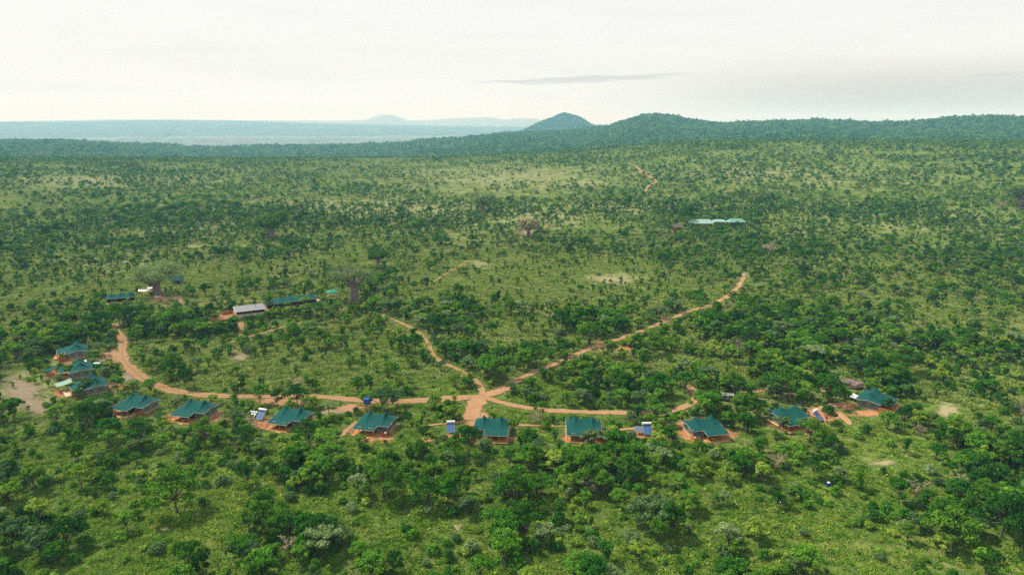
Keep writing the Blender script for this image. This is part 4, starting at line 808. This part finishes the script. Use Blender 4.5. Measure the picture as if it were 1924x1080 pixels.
def rnd_mesh(name, wood, lv, bark, leaf):
    (wv, wq), (lv_, lq) = wood, lv; V = np.concatenate([wv, lv_]); Q = np.concatenate([wq, lq + len(wv)]); me = np_mesh(name, V, Q, np.concatenate([np.zeros(len(wq)), np.ones(len(lq))])); me.materials.append(bark); me.materials.append(leaf); return me
# kind, shape, height, crown radius, foliage, description
SPEC = [
 ('round', 6.5, 2.9, 'mid', 'rounded mid green tree'), ('round', 7.5, 3.4, 'deep', 'rounded dark green tree'), ('round', 5.5, 2.5, 'yellow', 'rounded yellow green tree'), ('wide', 7.5, 4.2, 'mid', 'broad mid green tree'),
 ('wide', 8.5, 4.8, 'deep', 'broad dark green tree'), ('wide', 6.5, 3.7, 'grey', 'broad grey green tree'), ('umbrella', 6.0, 3.8, 'grey', 'flat topped grey green tree'), ('umbrella', 6.5, 4.0, 'deep', 'flat topped dark green tree'),
 ('slender', 5.0, 1.7, 'mid', 'slender many stemmed mid green tree'), ('slender', 5.5, 1.8, 'deep', 'slender many stemmed dark green tree'), ('slender', 4.2, 1.5, 'yellow', 'slender many stemmed yellow green tree'), ('round', 5.8, 2.6, 'grey', 'rounded grey green tree'),
 ('bare', 5.5, 2.6, 'brown', 'thin brownish half bare tree'), ('round', 4.8, 2.4, 'yellow', 'small crowned yellow green tree'), ('round', 6.2, 2.7, 'mid', 'dense headed mid green tree'),
 ('shrub', 2.0, 1.5, 'mid', 'low mid green shrub'), ('shrub', 2.6, 1.8, 'deep', 'low dark green shrub'), ('shrub', 1.7, 1.3, 'yellow', 'low yellow green shrub'), ('shrub', 2.2, 1.7, 'grey', 'low grey green shrub')]
NT = 15; NEAR = {'round': (1500, .42), 'wide': (2100, .46), 'umbrella': (1500, .42), 'slender': (800, .36), 'shrub': (480, .34), 'bare': (420, .30)}
PC = bpy.data.collections.new('plant_shapes_fine'); FC = bpy.data.collections.new('plant_shapes_coarse'); PARTS = []
for i, (kd, h, r, fo, ds) in enumerate(SPEC):
    n, s = NEAR[kd]; wood, lv = plant(100 + i, kd, h, r, n, s); bark = M['bark_pale'] if kd == 'bare' else M['bark']
    tm = np_mesh('trunk', *wood); tm.materials.append(bark); cm = np_mesh('crown', *lv); cm.materials.append(F[fo]); PARTS.append((tm, cm))
    PC.objects.link(bpy.data.objects.new('shape_' + chr(97 + i), rnd_mesh('shape', wood, lv, bark, F[fo])))
    _, lv2 = plant(100 + i, kd, h, r, max(90, n // 7), s * 2.1); wood2 = tube([(0, 0, -.3), (0, 0, h * .5)], (.03 * h, .02 * h), 3)
    FC.objects.link(bpy.data.objects.new('shape_' + chr(97 + i), rnd_mesh('shape', wood2, lv2, bark, F[fo])))
TC = bpy.data.collections.new('tuft_shapes'); TC2 = bpy.data.collections.new('pale_tuft_shapes')
for i in range(5):
    g = np.random.default_rng(500 + i); n = 26; a = g.random(n) * 6.28; r0 = np.sqrt(g.random(n)) * .5; hh = g.uniform(.25, .75, n); b = np.stack([r0 * np.cos(a), r0 * np.sin(a), 0 * a - .05], 1); th = g.random(n) * 6.28; w = np.stack([np.cos(th), np.sin(th), 0 * th], 1) * .13
    tip = b + np.stack([np.cos(a) * .55 + g.normal(size=n) * .25, np.sin(a) * .55 + g.normal(size=n) * .25, hh * .7], 1); V = np.stack([b - w, b + w, tip + w * .5, tip - w * .5], 1).reshape(-1, 3); me = np_mesh('tuft', V, np.arange(4 * n).reshape(n, 4)); me.materials.append(F[('grass', 'grass', 'yellow', 'grass', 'mid')[i]]); TC.objects.link(bpy.data.objects.new('tuft_' + chr(97 + i), me)); me2 = me.copy(); me2.materials.clear(); me2.materials.append(F['pale_grass']); TC2.objects.link(bpy.data.objects.new('tuft_' + chr(97 + i), me2))
# ------------------------------------------------------------------ where plants stand
SPARSE = [(960, 640, 170, 55, .6), (1190, 690, 150, 32, .45), (560, 690, 330, 55, .42), (1080, 545, 330, 70, .5), (700, 640, 150, 40, .4), (400, 965, 110, 40, .75), (690, 975, 170, 38, .75), (1690, 880, 130, 60, .8), (930, 985, 80, 50, .5), (1200, 885, 110, 22, .6), (60, 735, 75, 60, .9), (1620, 1030, 90, 40, .75), (880, 330, 400, 40, .3), (150, 640, 50, 12, .5), (300, 520, 260, 30, .6), (960, 460, 150, 40, .3), (1780, 770, 60, 35, .7), (850, 740, 90, 14, .5), (1350, 690, 60, 20, .5),
          (190, 850, 130, 40, .3), (500, 870, 60, 20, .3), (1620, 780, 70, 20, .3), (1750, 600, 60, 15, .4)]
DENSE = [(1620, 640, 230, 75, 1.0), (1500, 470, 350, 40, .4), (1850, 470, 200, 150, .5), (150, 620, 120, 30, .6), (330, 590, 150, 22, .8), (1150, 745, 190, 14, .35), (800, 870, 200, 30, .6), (1350, 900, 260, 70, .5), (1300, 1010, 250, 50, .7), (200, 860, 120, 50, .2), (620, 850, 60, 20, .7), (1780, 1000, 120, 40, .7), (100, 420, 250, 80, .3), (1420, 600, 100, 60, .6), (250, 1020, 200, 40, .3)]
def dens(px, py): return np.clip(1 - blobs(px, py, SPARSE), .05, 1) * (1 + 1.1 * blobs(px, py, DENSE))
def scatter(r0, r1, per_m2, seed, amax=42):
    g = np.random.default_rng(seed); A = R(2 * amax) * .5 * (r1 ** 2 - r0 ** 2); n = int(A * per_m2); r = np.sqrt(g.uniform(r0 ** 2, r1 ** 2, n)); a = g.uniform(-R(amax), R(amax), n); return r * np.sin(a), r * np.cos(a), g
def keep_off(x, y, h, g, road_pad=.7):
    ok = np.ones(len(x), bool); rr_ = np.hypot(x, y); dx, dy = -x / rr_, -y / rr_
    for cx, cy, cr, hide in CLEAR:
        rx, ry = x - cx, y - cy; t = rx * dx + ry * dy; lat = np.abs(rx * dy - ry * dx)
        ok &= ~((rx * rx + ry * ry < cr * cr * .8)); ok &= ~((lat < cr * .8) & (t > 0) & (t < cr * .7 + np.maximum(0, h - (1.0 if hide else 3.5)) * 2.0))
    for cx, cy, cr in PCLR:
        rx, ry = x - cx, y - cy; t = rx * dx + ry * dy; lat = np.abs(rx * dy - ry * dx); ok &= ~(((rx * rx + ry * ry < cr * cr) | ((lat < cr * .8) & (t > 0) & (t < h * 1.5))) & (g.random(len(x)) < .8))
    for C, w, pr in ROADPTS:
        lo, hi = C.min(0) - 14, C.max(0) + 14; m_ = (x > lo[0]) & (x < hi[0]) & (y > lo[1]) & (y < hi[1]); ii = np.where(m_)[0]
        if not len(ii): continue
        D = np.hypot(x[ii, None] - C[None, :, 0], y[ii, None] - C[None, :, 1]).min(1); bad = D < w * .5 + road_pad
        dice = g.random(len(ii)) < pr
        for q in (.5, 1.1, 1.8): xb, yb = x[ii] - dx[ii] * h[ii] * q, y[ii] - dy[ii] * h[ii] * q; D2 = np.hypot(xb[:, None] - C[None, :, 0], yb[:, None] - C[None, :, 1]).min(1); bad |= (D2 < w * .5 + .6) & dice; ok[ii[bad]] = False
    return ok
KH = np.array([s[1] for s in SPEC])
def pick(g, n, w): w = np.array(w, float); return g.choice(len(w), n, p=w / w.sum())
def collect(r0, r1, per, seed, w, smin, smax, shrub=False, cl=25, extra=1.0, con=2.9, flat=False):
    x, y, g = scatter(r0, r1, per * 2.2, seed); z = T(x, y); px, py = to_px(x, y, z); d = (dens(px, py) if not flat else 1 * (py > 395) * (px < 1450)) * np.clip(.36 + con * (fbm(x, y, cl, seed, 3) - .40) + 1.2 * (fbm(x, y, cl * 4, seed + 50, 2) - .5), 0.06, 2) / 2.2 * extra
    m_ = g.random(len(x)) < d; x, y, z, px, py = x[m_], y[m_], z[m_], px[m_], py[m_]; k = pick(g, len(x), w); s = g.uniform(smin, smax, len(x)) * (.85 + .4 * vnoise(x, y, 60, 77))
    # the open middle meadows hold slender trees, the right hand wood full crowns
    sp = blobs(px, py, SPARSE) > .3; sl = sp & (py < 800) & (g.random(len(x)) < .8)
    if shrub: keep = ~((py < 800) & (blobs(px, py, SPARSE) > .2) & (g.random(len(x)) < .8)); x, y, z, k, s = x[keep], y[keep], z[keep], k[keep], s[keep]
    if not shrub: k = np.where(sl, 8 + g.integers(0, 3, len(x)), k); s = np.where(sl, s * g.uniform(.7, 1.15, len(x)), s)
    ok = keep_off(x, y, KH[k] * s, g); return [v[ok] for v in (x, y, z, k, s)] + [g.uniform(0, 6.28, ok.sum())]
WT = [16, 8, 10, 4, 3, 3, 1.5, 1, 18, 12, 9, 7, 2.2, 12, 14, 0, 0, 0, 0]; WS = [0] * 15 + [10, 7, 8, 6]
A1 = collect(78, 330, .074, 11, WT, .42, 1.2); A2 = collect(330, 760, .038, 12, WT, .34, .88, cl=38, con=2.0); A3 = collect(760, 1750, .021, 13, [10, 3, 14, 5, 2, 10, 3, 1, 18, 4, 16, 16, 5, 16, 8], .34, .85, cl=60, con=2.2); S3 = collect(700, 1650, .008, 23, WS, .9, 2.0, True, 50)
A4 = collect(225, 700, .017, 14, [3, 2, 2, 1, 0, 1, .5, 0, 14, 12, 8, 2, .5, 3, 3, 0, 0, 0, 0], .42, .80, cl=14, con=1.6, flat=True)
S1 = collect(78, 330, .100, 21, WS, .40, 1.25, True, 16, con=2.4); S2 = collect(330, 760, .024, 22, WS, .45, 1.1, True, 30, con=2)
HAND = [  # column, row of the foot, shape, scale, label
 (333, 962, 4, 1.30, 'big dark spreading tree with a thick brown trunk, lower left'), (725, 775, 5, 1.35, 'large round grey green tree right behind the blue water tank'), (880, 855, 1, 1.15, 'big dark tree just left of the tent below the road junction'), (965, 815, 2, .95, 'yellow green tree leaning over the right end of the tent below the junction'),
 (912, 845, 18, 1.7, 'pale grey green shrub in front of the tent below the junction'), (860, 633, 5, 1.0, 'round grey green tree alone on the meadow above the right fork of the camp paths'), (1035, 588, 11, 1.35, 'dark rounded tree on a straight trunk alone in the middle meadow'), (805, 602, 1, .85, 'dense dark tree left of the grey green meadow tree'),
 (727, 592, 6, 1.25, 'flat topped grey green tree below the big baobab'), (560, 762, 4, .85, 'dark broad tree straddling the sandy loop behind the blue paneled tent'), (523, 764, 1, .8, 'dark tree behind the left peak of the tent with a blue panel'), (507, 583, 14, 1.45, 'dark tree between the grey kitchen roof and the long green tent'), (540, 584, 14, .8, 'bushy tree in front of the long green tent'), (572, 577, 3, .75, 'broad bush like tree before the right end of the long green tent'),
 (583, 838, 4, .95, 'dense dark tree right below the tent with the blue panel'), (612, 846, 3, .95, 'broad tree beside the dense dark one below the gap left of the blue tank tent'), (680, 842, 2, .85, 'small yellow green tree in front of the blue tank tent'), (1110, 836, 5, .8, 'pale small tree covering the front of the tent right of the junction'), (1258, 832, 14, .95, 'round green tree left of the wide orange dirt pad'), (1262, 802, 0, .6, 'green tree on the road behind the twin blue and grey panels'),
 (1470, 808, 5, .75, 'pale young tree against the grey side wall of the second tent from the right'), (1520, 832, 4, .9, 'dark spreading tree right below the second tent from the right'), (1555, 795, 1, .75, 'dark round tree covering the blue heater by the orange track'), (1668, 774, 1, .6, 'small dark tree in the notch of the rightmost tent'), (1700, 800, 1, .8, 'dark tree at the lower right of the rightmost tent'), (1190, 868, 14, .95, 'upright bushy tree with visible trunk below the gap between two tents'), (1245, 872, 5, .8, 'tree with a clear trunk in the small clearing under the solar panel'), (1310, 872, 1, .9, 'dark crowned tree below the wide orange pad'),
 (1525, 620, 5, 1.1, 'grey green tree rising above the dense right hand wood'), (1440, 735, 3, .8, 'broad tree by the end of the short red track'), (1375, 742, 1, 1.1, 'dark tree hanging over the khaki truck'), (1230, 665, 4, .95, 'broad brownish green tree right of the orange bare patch'), (1605, 700, 5, .95, 'pale crowned tree behind the granite slab'), (1700, 700, 4, 1.2, 'dark broad tree at the lower edge of the dense wood'), (1640, 712, 4, 1.1, 'dark tree over the granite slab'),
 (830, 478, 7, 1.9, 'wide flat dark tree in the upper middle'), (887, 462, 1, 1.15, 'compact dark tree above the wide flat one'), (560, 345, 1, 1.3, 'dark pointed tree far off on the upper left plain'), (590, 348, 1, 1.2, 'dark round far tree right of the pointed one'), (467, 352, 2, 2.4, 'pale yellowish baobab like far tree, upper left plain'), (1290, 425, 7, 1.8, 'dark flat tree between the brown house and the mint roofs'), (1240, 420, 7, 1.9, 'dark wide tree left of the brown house'), (1240, 455, 6, 1.7, 'pale flat topped tree below the brown house'), (1360, 455, 5, 1.0, 'greyish tree below the middle mint roof'),
 (1445, 478, 12, 2.0, 'grey half bare tree below right of the mint roofs'), (1500, 508, 5, 1.4, 'pale domed tree at the right edge of the middle meadow'), (975, 450, 12, 1.9, 'pinkish half bare tree left of the small dark trunked baobab'), (1125, 388, 12, 1.4, 'small bare tree in the far middle'), (1880, 395, 12, 2.2, 'wide bare grey tree near the far right edge'), (1000, 405, 5, 1.3, 'pale tree above the small baobab'),
 (150, 700, 14, .7, 'bushy tree in front of the middle tent at far left'), (130, 706, 3, .6, 'low broad tree before the middle tent at far left'), (168, 738, 5, .9, 'grey green tree in front of the tent beside the plunge pool'), (133, 672, 14, .55, 'small bushy tree in front of the uppermost far left tent'), (178, 680, 3, .65, 'broad green tree above the green trailer'), (270, 605, 4, 1.0, 'dark broad tree left of the fences'), (225, 610, 4, 1.15, 'large dark tree at the top end of the sandy drive'),
 (112, 715, 18, 1.1, 'low grey green shrub between the middle and lower of the three far left tents'), (150, 748, 16, 1.3, 'dark shrub under the tent beside the plunge pool'), (120, 677, 15, 1.4, 'low green shrub between the upper and middle far left tents'), (150, 800, 14, .8, 'bushy tree in the tan clearing at far left'), (190, 775, 3, .85, 'broad tree left of the fourth tent'), (245, 800, 12, .8, 'thin dead tree below the fourth tent'), (1003, 880, 1, .9, 'dark tree below right of the junction tent'), (1095, 885, 4, .8, 'dense tree under the tent right of the junction'), (1130, 895, 14, 1.0, 'bushy tree between two dense ones in the lower middle'), (840, 950, 14, 1.35, 'large bright green tree in the lower middle'), (720, 935, 4, 1.15, 'large dark tree left of the bright lower middle tree'), (960, 955, 4, 1.1, 'dark tree right of the bright lower middle tree'), (785, 940, 8, 1.0, 'slender tree between the two big lower middle trees'),
 (20, 1030, 5, 1.1, 'grey green tree in the lower left corner'), (78, 1045, 11, 1.25, 'grey topped tree right of the corner tree, lower left'), (362, 1075, 1, .9, 'dark tree at the bottom edge left of the centre'), (1720, 935, 12, 1.1, 'thin tree with pale stems in the lower right grass'), (1880, 1010, 4, 1.3, 'dark spreading tree in the lower right corner'), (1780, 1010, 4, 1.1, 'dark tree left of the lower right corner tree'), (1220, 990, 5, 1.3, 'pale grey green crown among dark trees, lower right of the centre'), (1700, 852, 9, .9, 'slender dark tree on the small clearing below the rightmost tent'), (985, 1010, 1, 1.1, 'dark tree near the bottom in the centre'), (545, 1040, 12, .9, 'dead grey bush like tree in the bottom centre left')]
def solo(x, y, k, s, rz, label, group, sp=None):
    sh = SPEC[k]; isS = sh[0] == 'shrub'; c = empty({'round': 'bushy_tree', 'wide': 'spreading_tree', 'umbrella': 'umbrella_tree', 'slender': 'slender_tree', 'bare': 'half_bare_tree', 'shrub': 'shrub'}[sh[0]], (x, y, T1(x, y)), rz); c.scale = (s, s, s); tag(c, label, 'shrub' if isS else 'tree', group)
    link('stems' if isS else 'trunk', PARTS[k][0], None, c); link('crown', PARTS[k][1], None, c)
hx = []
for px, py, k, s, lab in HAND:
    x, y = at(px, py); hx.append((x, y, s * SPEC[k][2])); solo(x, y, k, s, rnd.uniform(0, 6.28), lab, 'trees of the savanna')
def thin(A, f=.75):
    x, y = A[0], A[1]; ok = np.ones(len(x), bool)
    for a, b, r in hx: ok &= (x - a) ** 2 + (y - b) ** 2 > (r * f) ** 2
    return [v[ok] for v in A]
# baobabs
def baobab(px, py, H, Rr, n, leaf, label, seed):
    x, y = at(px, py); far = math.hypot(x, y) > 400; wood, lv = plant(seed, 'baobab', H, Rr, int(n * 1.5), 1.0 if far else .62); c = empty('baobab_tree', (x, y, T1(x, y)), 0); tag(c, label, 'tree'); hx.append((x, y, Rr * .55))
    t = np_mesh('trunk', *wood, smooth=True); t.materials.append(M['bark_baobab']); link('trunk', t, None, c); m_ = np_mesh('crown', *lv); m_.materials.append(F[leaf]); link('crown', m_, None, c)
baobab(666, 566, 19.5, 12.5, 2200, 'grey', 'giant baobab with thick dark trunk and reddish limbs, right of the pavilion', 901)
baobab(510, 447, 18, 13.5, 8000, 'yellow', 'round domed pale green baobab in the upper left plain', 902)
baobab(296, 556, 15, 13, 6000, 'grey', 'wide grey green baobab with a pale trunk between white awnings and a fence', 903)
baobab(993, 446, 13, 9, 1700, 'brown', 'small baobab with dark trunk and sparse brownish dome in the upper middle', 904)
baobab(1917, 393, 20, 12, 2600, 'grey', 'baobab with red brown trunk cut by the right edge', 905)
baobab(907, 396, 16, 13, 3600, 'grey', 'grey green domed baobab far off in the middle', 906)
baobab(711, 503, 12, 6, 1400, 'mid', 'slim baobab with pink trunk above right of the giant baobab', 907)
baobab(618, 300, 19, 16, 2600, 'deep', 'huge dark crown standing alone on the far edge of the plain', 908)
A1, A2, S1, S2 = thin(A1), thin(A2), thin(S1), thin(S2)
# landmarks for the labels
LM = [(p[0], p[1] - 15, p[4]) for p in TENTS] + [(905, 748, 'the road junction'), (1326, 748, 'the bend of the right hand road'), (847, 805, 'the lone blue solar heater'), (1208, 808, 'the twin panels between two tents'), (1363, 744, 'the khaki truck'), (1597, 722, 'the granite slab'), (1556, 911, 'the small blue drum'), (462, 583, 'the grey kitchen roof'), (552, 558, 'the long dining tent'), (665, 540, 'the giant baobab'), (183, 685, 'the green trailer'), (1172, 655, 'the orange bare patch'),
      (333, 930, 'the big dark tree at lower left'), (840, 915, 'the bright tree in the lower middle'), (1880, 980, 'the dark lower right corner tree'), (78, 1020, 'the grey topped tree at lower left'), (1720, 910, 'the pale stemmed tree at lower right'), (1220, 955, 'the pale crown at lower right centre'), (545, 1030, 'the dead bush at the bottom left'), (985, 990, 'the dark tree at the bottom centre'), (860, 625, 'the lone grey green meadow tree'), (1035, 565, 'the straight trunked meadow tree'), (1500, 1060, 'the bottom edge right of the centre'), (200, 1070, 'the bottom left corner area'), (700, 1070, 'the bottom edge left of the centre'), (1000, 1075, 'the bottom edge centre'), (1250, 1070, 'the bottom edge below the pale crown'), (1750, 1070, 'the bottom right corner area'), (30, 880, 'the left edge below the tan clearing'), (1900, 850, 'the right edge above the corner tree'), (500, 910, 'the slope below the blue paneled tent'), (1420, 900, 'the slope below the orange pad')]
LP = np.array([(a, b) for a, b, _ in LM], float); ORD = ['nearest', 'second nearest', 'third nearest', 'fourth nearest', 'fifth nearest', 'sixth nearest', 'seventh nearest', 'eighth nearest', 'ninth nearest', 'tenth nearest', 'eleventh nearest', 'twelfth nearest'] + [f'{w} nearest' for w in 'thirteenth fourteenth fifteenth sixteenth seventeenth eighteenth nineteenth twentieth'.split()]
def promote(A, limit, group):
    x, y, z, k, s, rz = A; px, py = to_px(x, y, z + KH[k] * s * .5); inside = (px > 0) & (px < 1924) & (py > 0) & (py < 1075); app = np.where(inside, s * KH[k] ** .7 * np.array([q[2] for q in SPEC])[k] ** .5 / np.hypot(np.hypot(x, y), CAM_H - z), 0)
    top = np.argsort(-app)[:limit]; rest = np.ones(len(x), bool); rest[top] = False; G = {}
    med = np.median(s[top] * KH[k[top]])
    for i in top:
        d = np.hypot(px[i] - LP[:, 0], (py[i] - LP[:, 1]) * 1.6); j = int(d.argmin()); dx, dy = px[i] - LP[j, 0], (py[i] - LP[j, 1]) * 1.6; dr = ('right of' if dx > 0 else 'left of') if abs(dx) > abs(dy) * 1.1 else ('below' if dy > 0 else 'above')
        G.setdefault((SPEC[k[i]][4], dr, j), []).append((d[j], i))
    for (ds, dr, j), l in G.items():
        for n_, (dd, i) in enumerate(sorted(l)): solo(x[i], y[i], k[i], s[i], rz[i], f"{ds}{', ' + ORD[min(n_, 19)] if len(l) > 1 else ''} {dr} {LM[j][2]}", group)
    return [v[rest] for v in A]
NT_ = 300 - len(HAND) - 8
A1 = promote(A1, NT_, 'trees of the savanna'); S1 = promote(S1, 300, 'shrubs of the savanna')
def instancer(name, A, coll, lo, label):
    x, y, z, k, s, rz = A; n = len(x); me = bpy.data.meshes.new(name); me.vertices.add(n); me.vertices.foreach_set('co', np.stack([x, y, z - .05], 1).astype(np.float32).ravel())
    for nm_, ty, v in (('kind', 'INT', k - lo), ('size', 'FLOAT', s), ('turn', 'FLOAT', rz)):
        a = me.attributes.new(nm_, ty, 'POINT'); a.data.foreach_set('value', v.astype(np.int32 if ty == 'INT' else np.float32))
    o = link(name, me); tag(o, label, kind='stuff'); ng = bpy.data.node_groups.new(name, 'GeometryNodeTree')
    ng.interface.new_socket('Geometry', in_out='INPUT', socket_type='NodeSocketGeometry'); ng.interface.new_socket('Geometry', in_out='OUTPUT', socket_type='NodeSocketGeometry')
    gi = ng.nodes.new('NodeGroupInput'); go = ng.nodes.new('NodeGroupOutput'); ip = ng.nodes.new('GeometryNodeInstanceOnPoints'); ci = ng.nodes.new('GeometryNodeCollectionInfo'); ci.inputs['Collection'].default_value = coll; ci.inputs['Separate Children'].default_value = True; ci.inputs['Reset Children'].default_value = True
    def na(nm_, ty): q = ng.nodes.new('GeometryNodeInputNamedAttribute'); q.data_type = ty; q.inputs['Name'].default_value = nm_; return q.outputs['Attribute']
    cx = ng.nodes.new('ShaderNodeCombineXYZ'); ng.links.new(na('turn', 'FLOAT'), cx.inputs[2]); ng.links.new(gi.outputs[0], ip.inputs['Points']); ng.links.new(ci.outputs[0], ip.inputs['Instance']); ip.inputs['Pick Instance'].default_value = True
    ng.links.new(na('kind', 'INT'), ip.inputs['Instance Index']); ng.links.new(cx.outputs[0], ip.inputs['Rotation']); ng.links.new(na('size', 'FLOAT'), ip.inputs['Scale']); ng.links.new(ip.outputs[0], go.inputs[0])
    md = o.modifiers.new('plants', 'NODES'); md.node_group = ng; return o
cat2 = lambda *L_: [np.concatenate(v) for v in zip(*L_)]
instancer('near_woodland', cat2(A1, A2, thin(A4)), PC, 0, 'the savanna woodland past the largest trees')
instancer('far_undergrowth', S3, FC, 0, 'low bush over the far plain'); instancer('far_woodland', A3, FC, 0, 'far woodland over the plain up to the crest')
instancer('undergrowth', cat2(S1, S2), PC, 0, 'undergrowth between the trees')
# ridge wood
x, y, g = scatter(2100, 3900, .0095, 31, 41); m_ = (g.random(len(x)) < (-.1 + 1.8 * fbm(x, y, 150, 8)) * np.where(x < -200, .55, 1)); x, y = x[m_], y[m_]; k = pick(g, len(x), [10, 5, 6, 8, 5, 8, 4, 2, 0, 0, 0, 8, 0, 4, 6]); s = g.uniform(1.0, 2.6, len(x)) * (.7 + .7 * vnoise(x, y, 90, 61)); instancer('ridge_woodland', [x, y, T(x, y), k, s, g.uniform(0, 6.28, len(x))], FC, 0, 'woodland on the hazy ridge')
x, y, g = scatter(4900, 6300, .012, 32, 12); azm = np.arctan2(x, y); m_ = (azm > -.03) & (azm < .17); x, y = x[m_], y[m_]; z = T(x, y); m_ = z > VAL + 8; x, y, z = x[m_], y[m_], z[m_]; k = pick(g, len(x), [8, 10, 0, 8, 10, 0, 4, 4]); instancer('hill_woodland', [x, y, z, k, g.uniform(1.2, 2.2, len(x)), g.uniform(0, 6.28, len(x))], FC, 0, 'woodland on the conical hill')
# grass and herbs
x, y, g = scatter(78, 260, 1.7, 41); z = T(x, y); m_ = keep_off(x, y, x * 0 + .3, g, .1) & (g.random(len(x)) < (.1 + 1.2 * fbm(x, y, 9, 44)) * np.clip((270 - np.hypot(x, y)) / 110, 0, 1)); x, y, z = x[m_], y[m_], z[m_]; px, py = to_px(x, y, z); m_ = g.random(len(x)) > blobs(px, py, [(p[0], p[1], p[2], p[3], 1.2) for p in PATCHES]); x, y, z = x[m_], y[m_], z[m_]
G1 = [x, y, z, g.integers(0, 5, len(x)), g.uniform(.5, 1.2, len(x)), g.uniform(0, 6.28, len(x))]
x, y, g = scatter(220, 560, .38, 43); z = T(x, y); m_ = keep_off(x, y, x * 0 + .3, g, .1) & (g.random(len(x)) < (.1 + 1.2 * fbm(x, y, 14, 44)) * np.clip((600 - np.hypot(x, y)) / 240, 0, 1)); x, y, z = x[m_], y[m_], z[m_]; px, py = to_px(x, y, z); m_ = g.random(len(x)) > blobs(px, py, [(p[0], p[1], p[2], p[3], 1.2) for p in PATCHES]); x, y, z = x[m_], y[m_], z[m_]
instancer('pale_grass', [x, y, z, g.integers(0, 5, len(x)), g.uniform(.8, 2.0, len(x)), g.uniform(0, 6.28, len(x))], TC2, 0, 'paler grass of the middle meadows')
instancer('grass_tufts', G1, TC, 0, 'grass and herbs between the plants')
print('PLANTS', [len(a[0]) for a in (A1, A2, A3, S1, S2)], 'tufts', len(x))
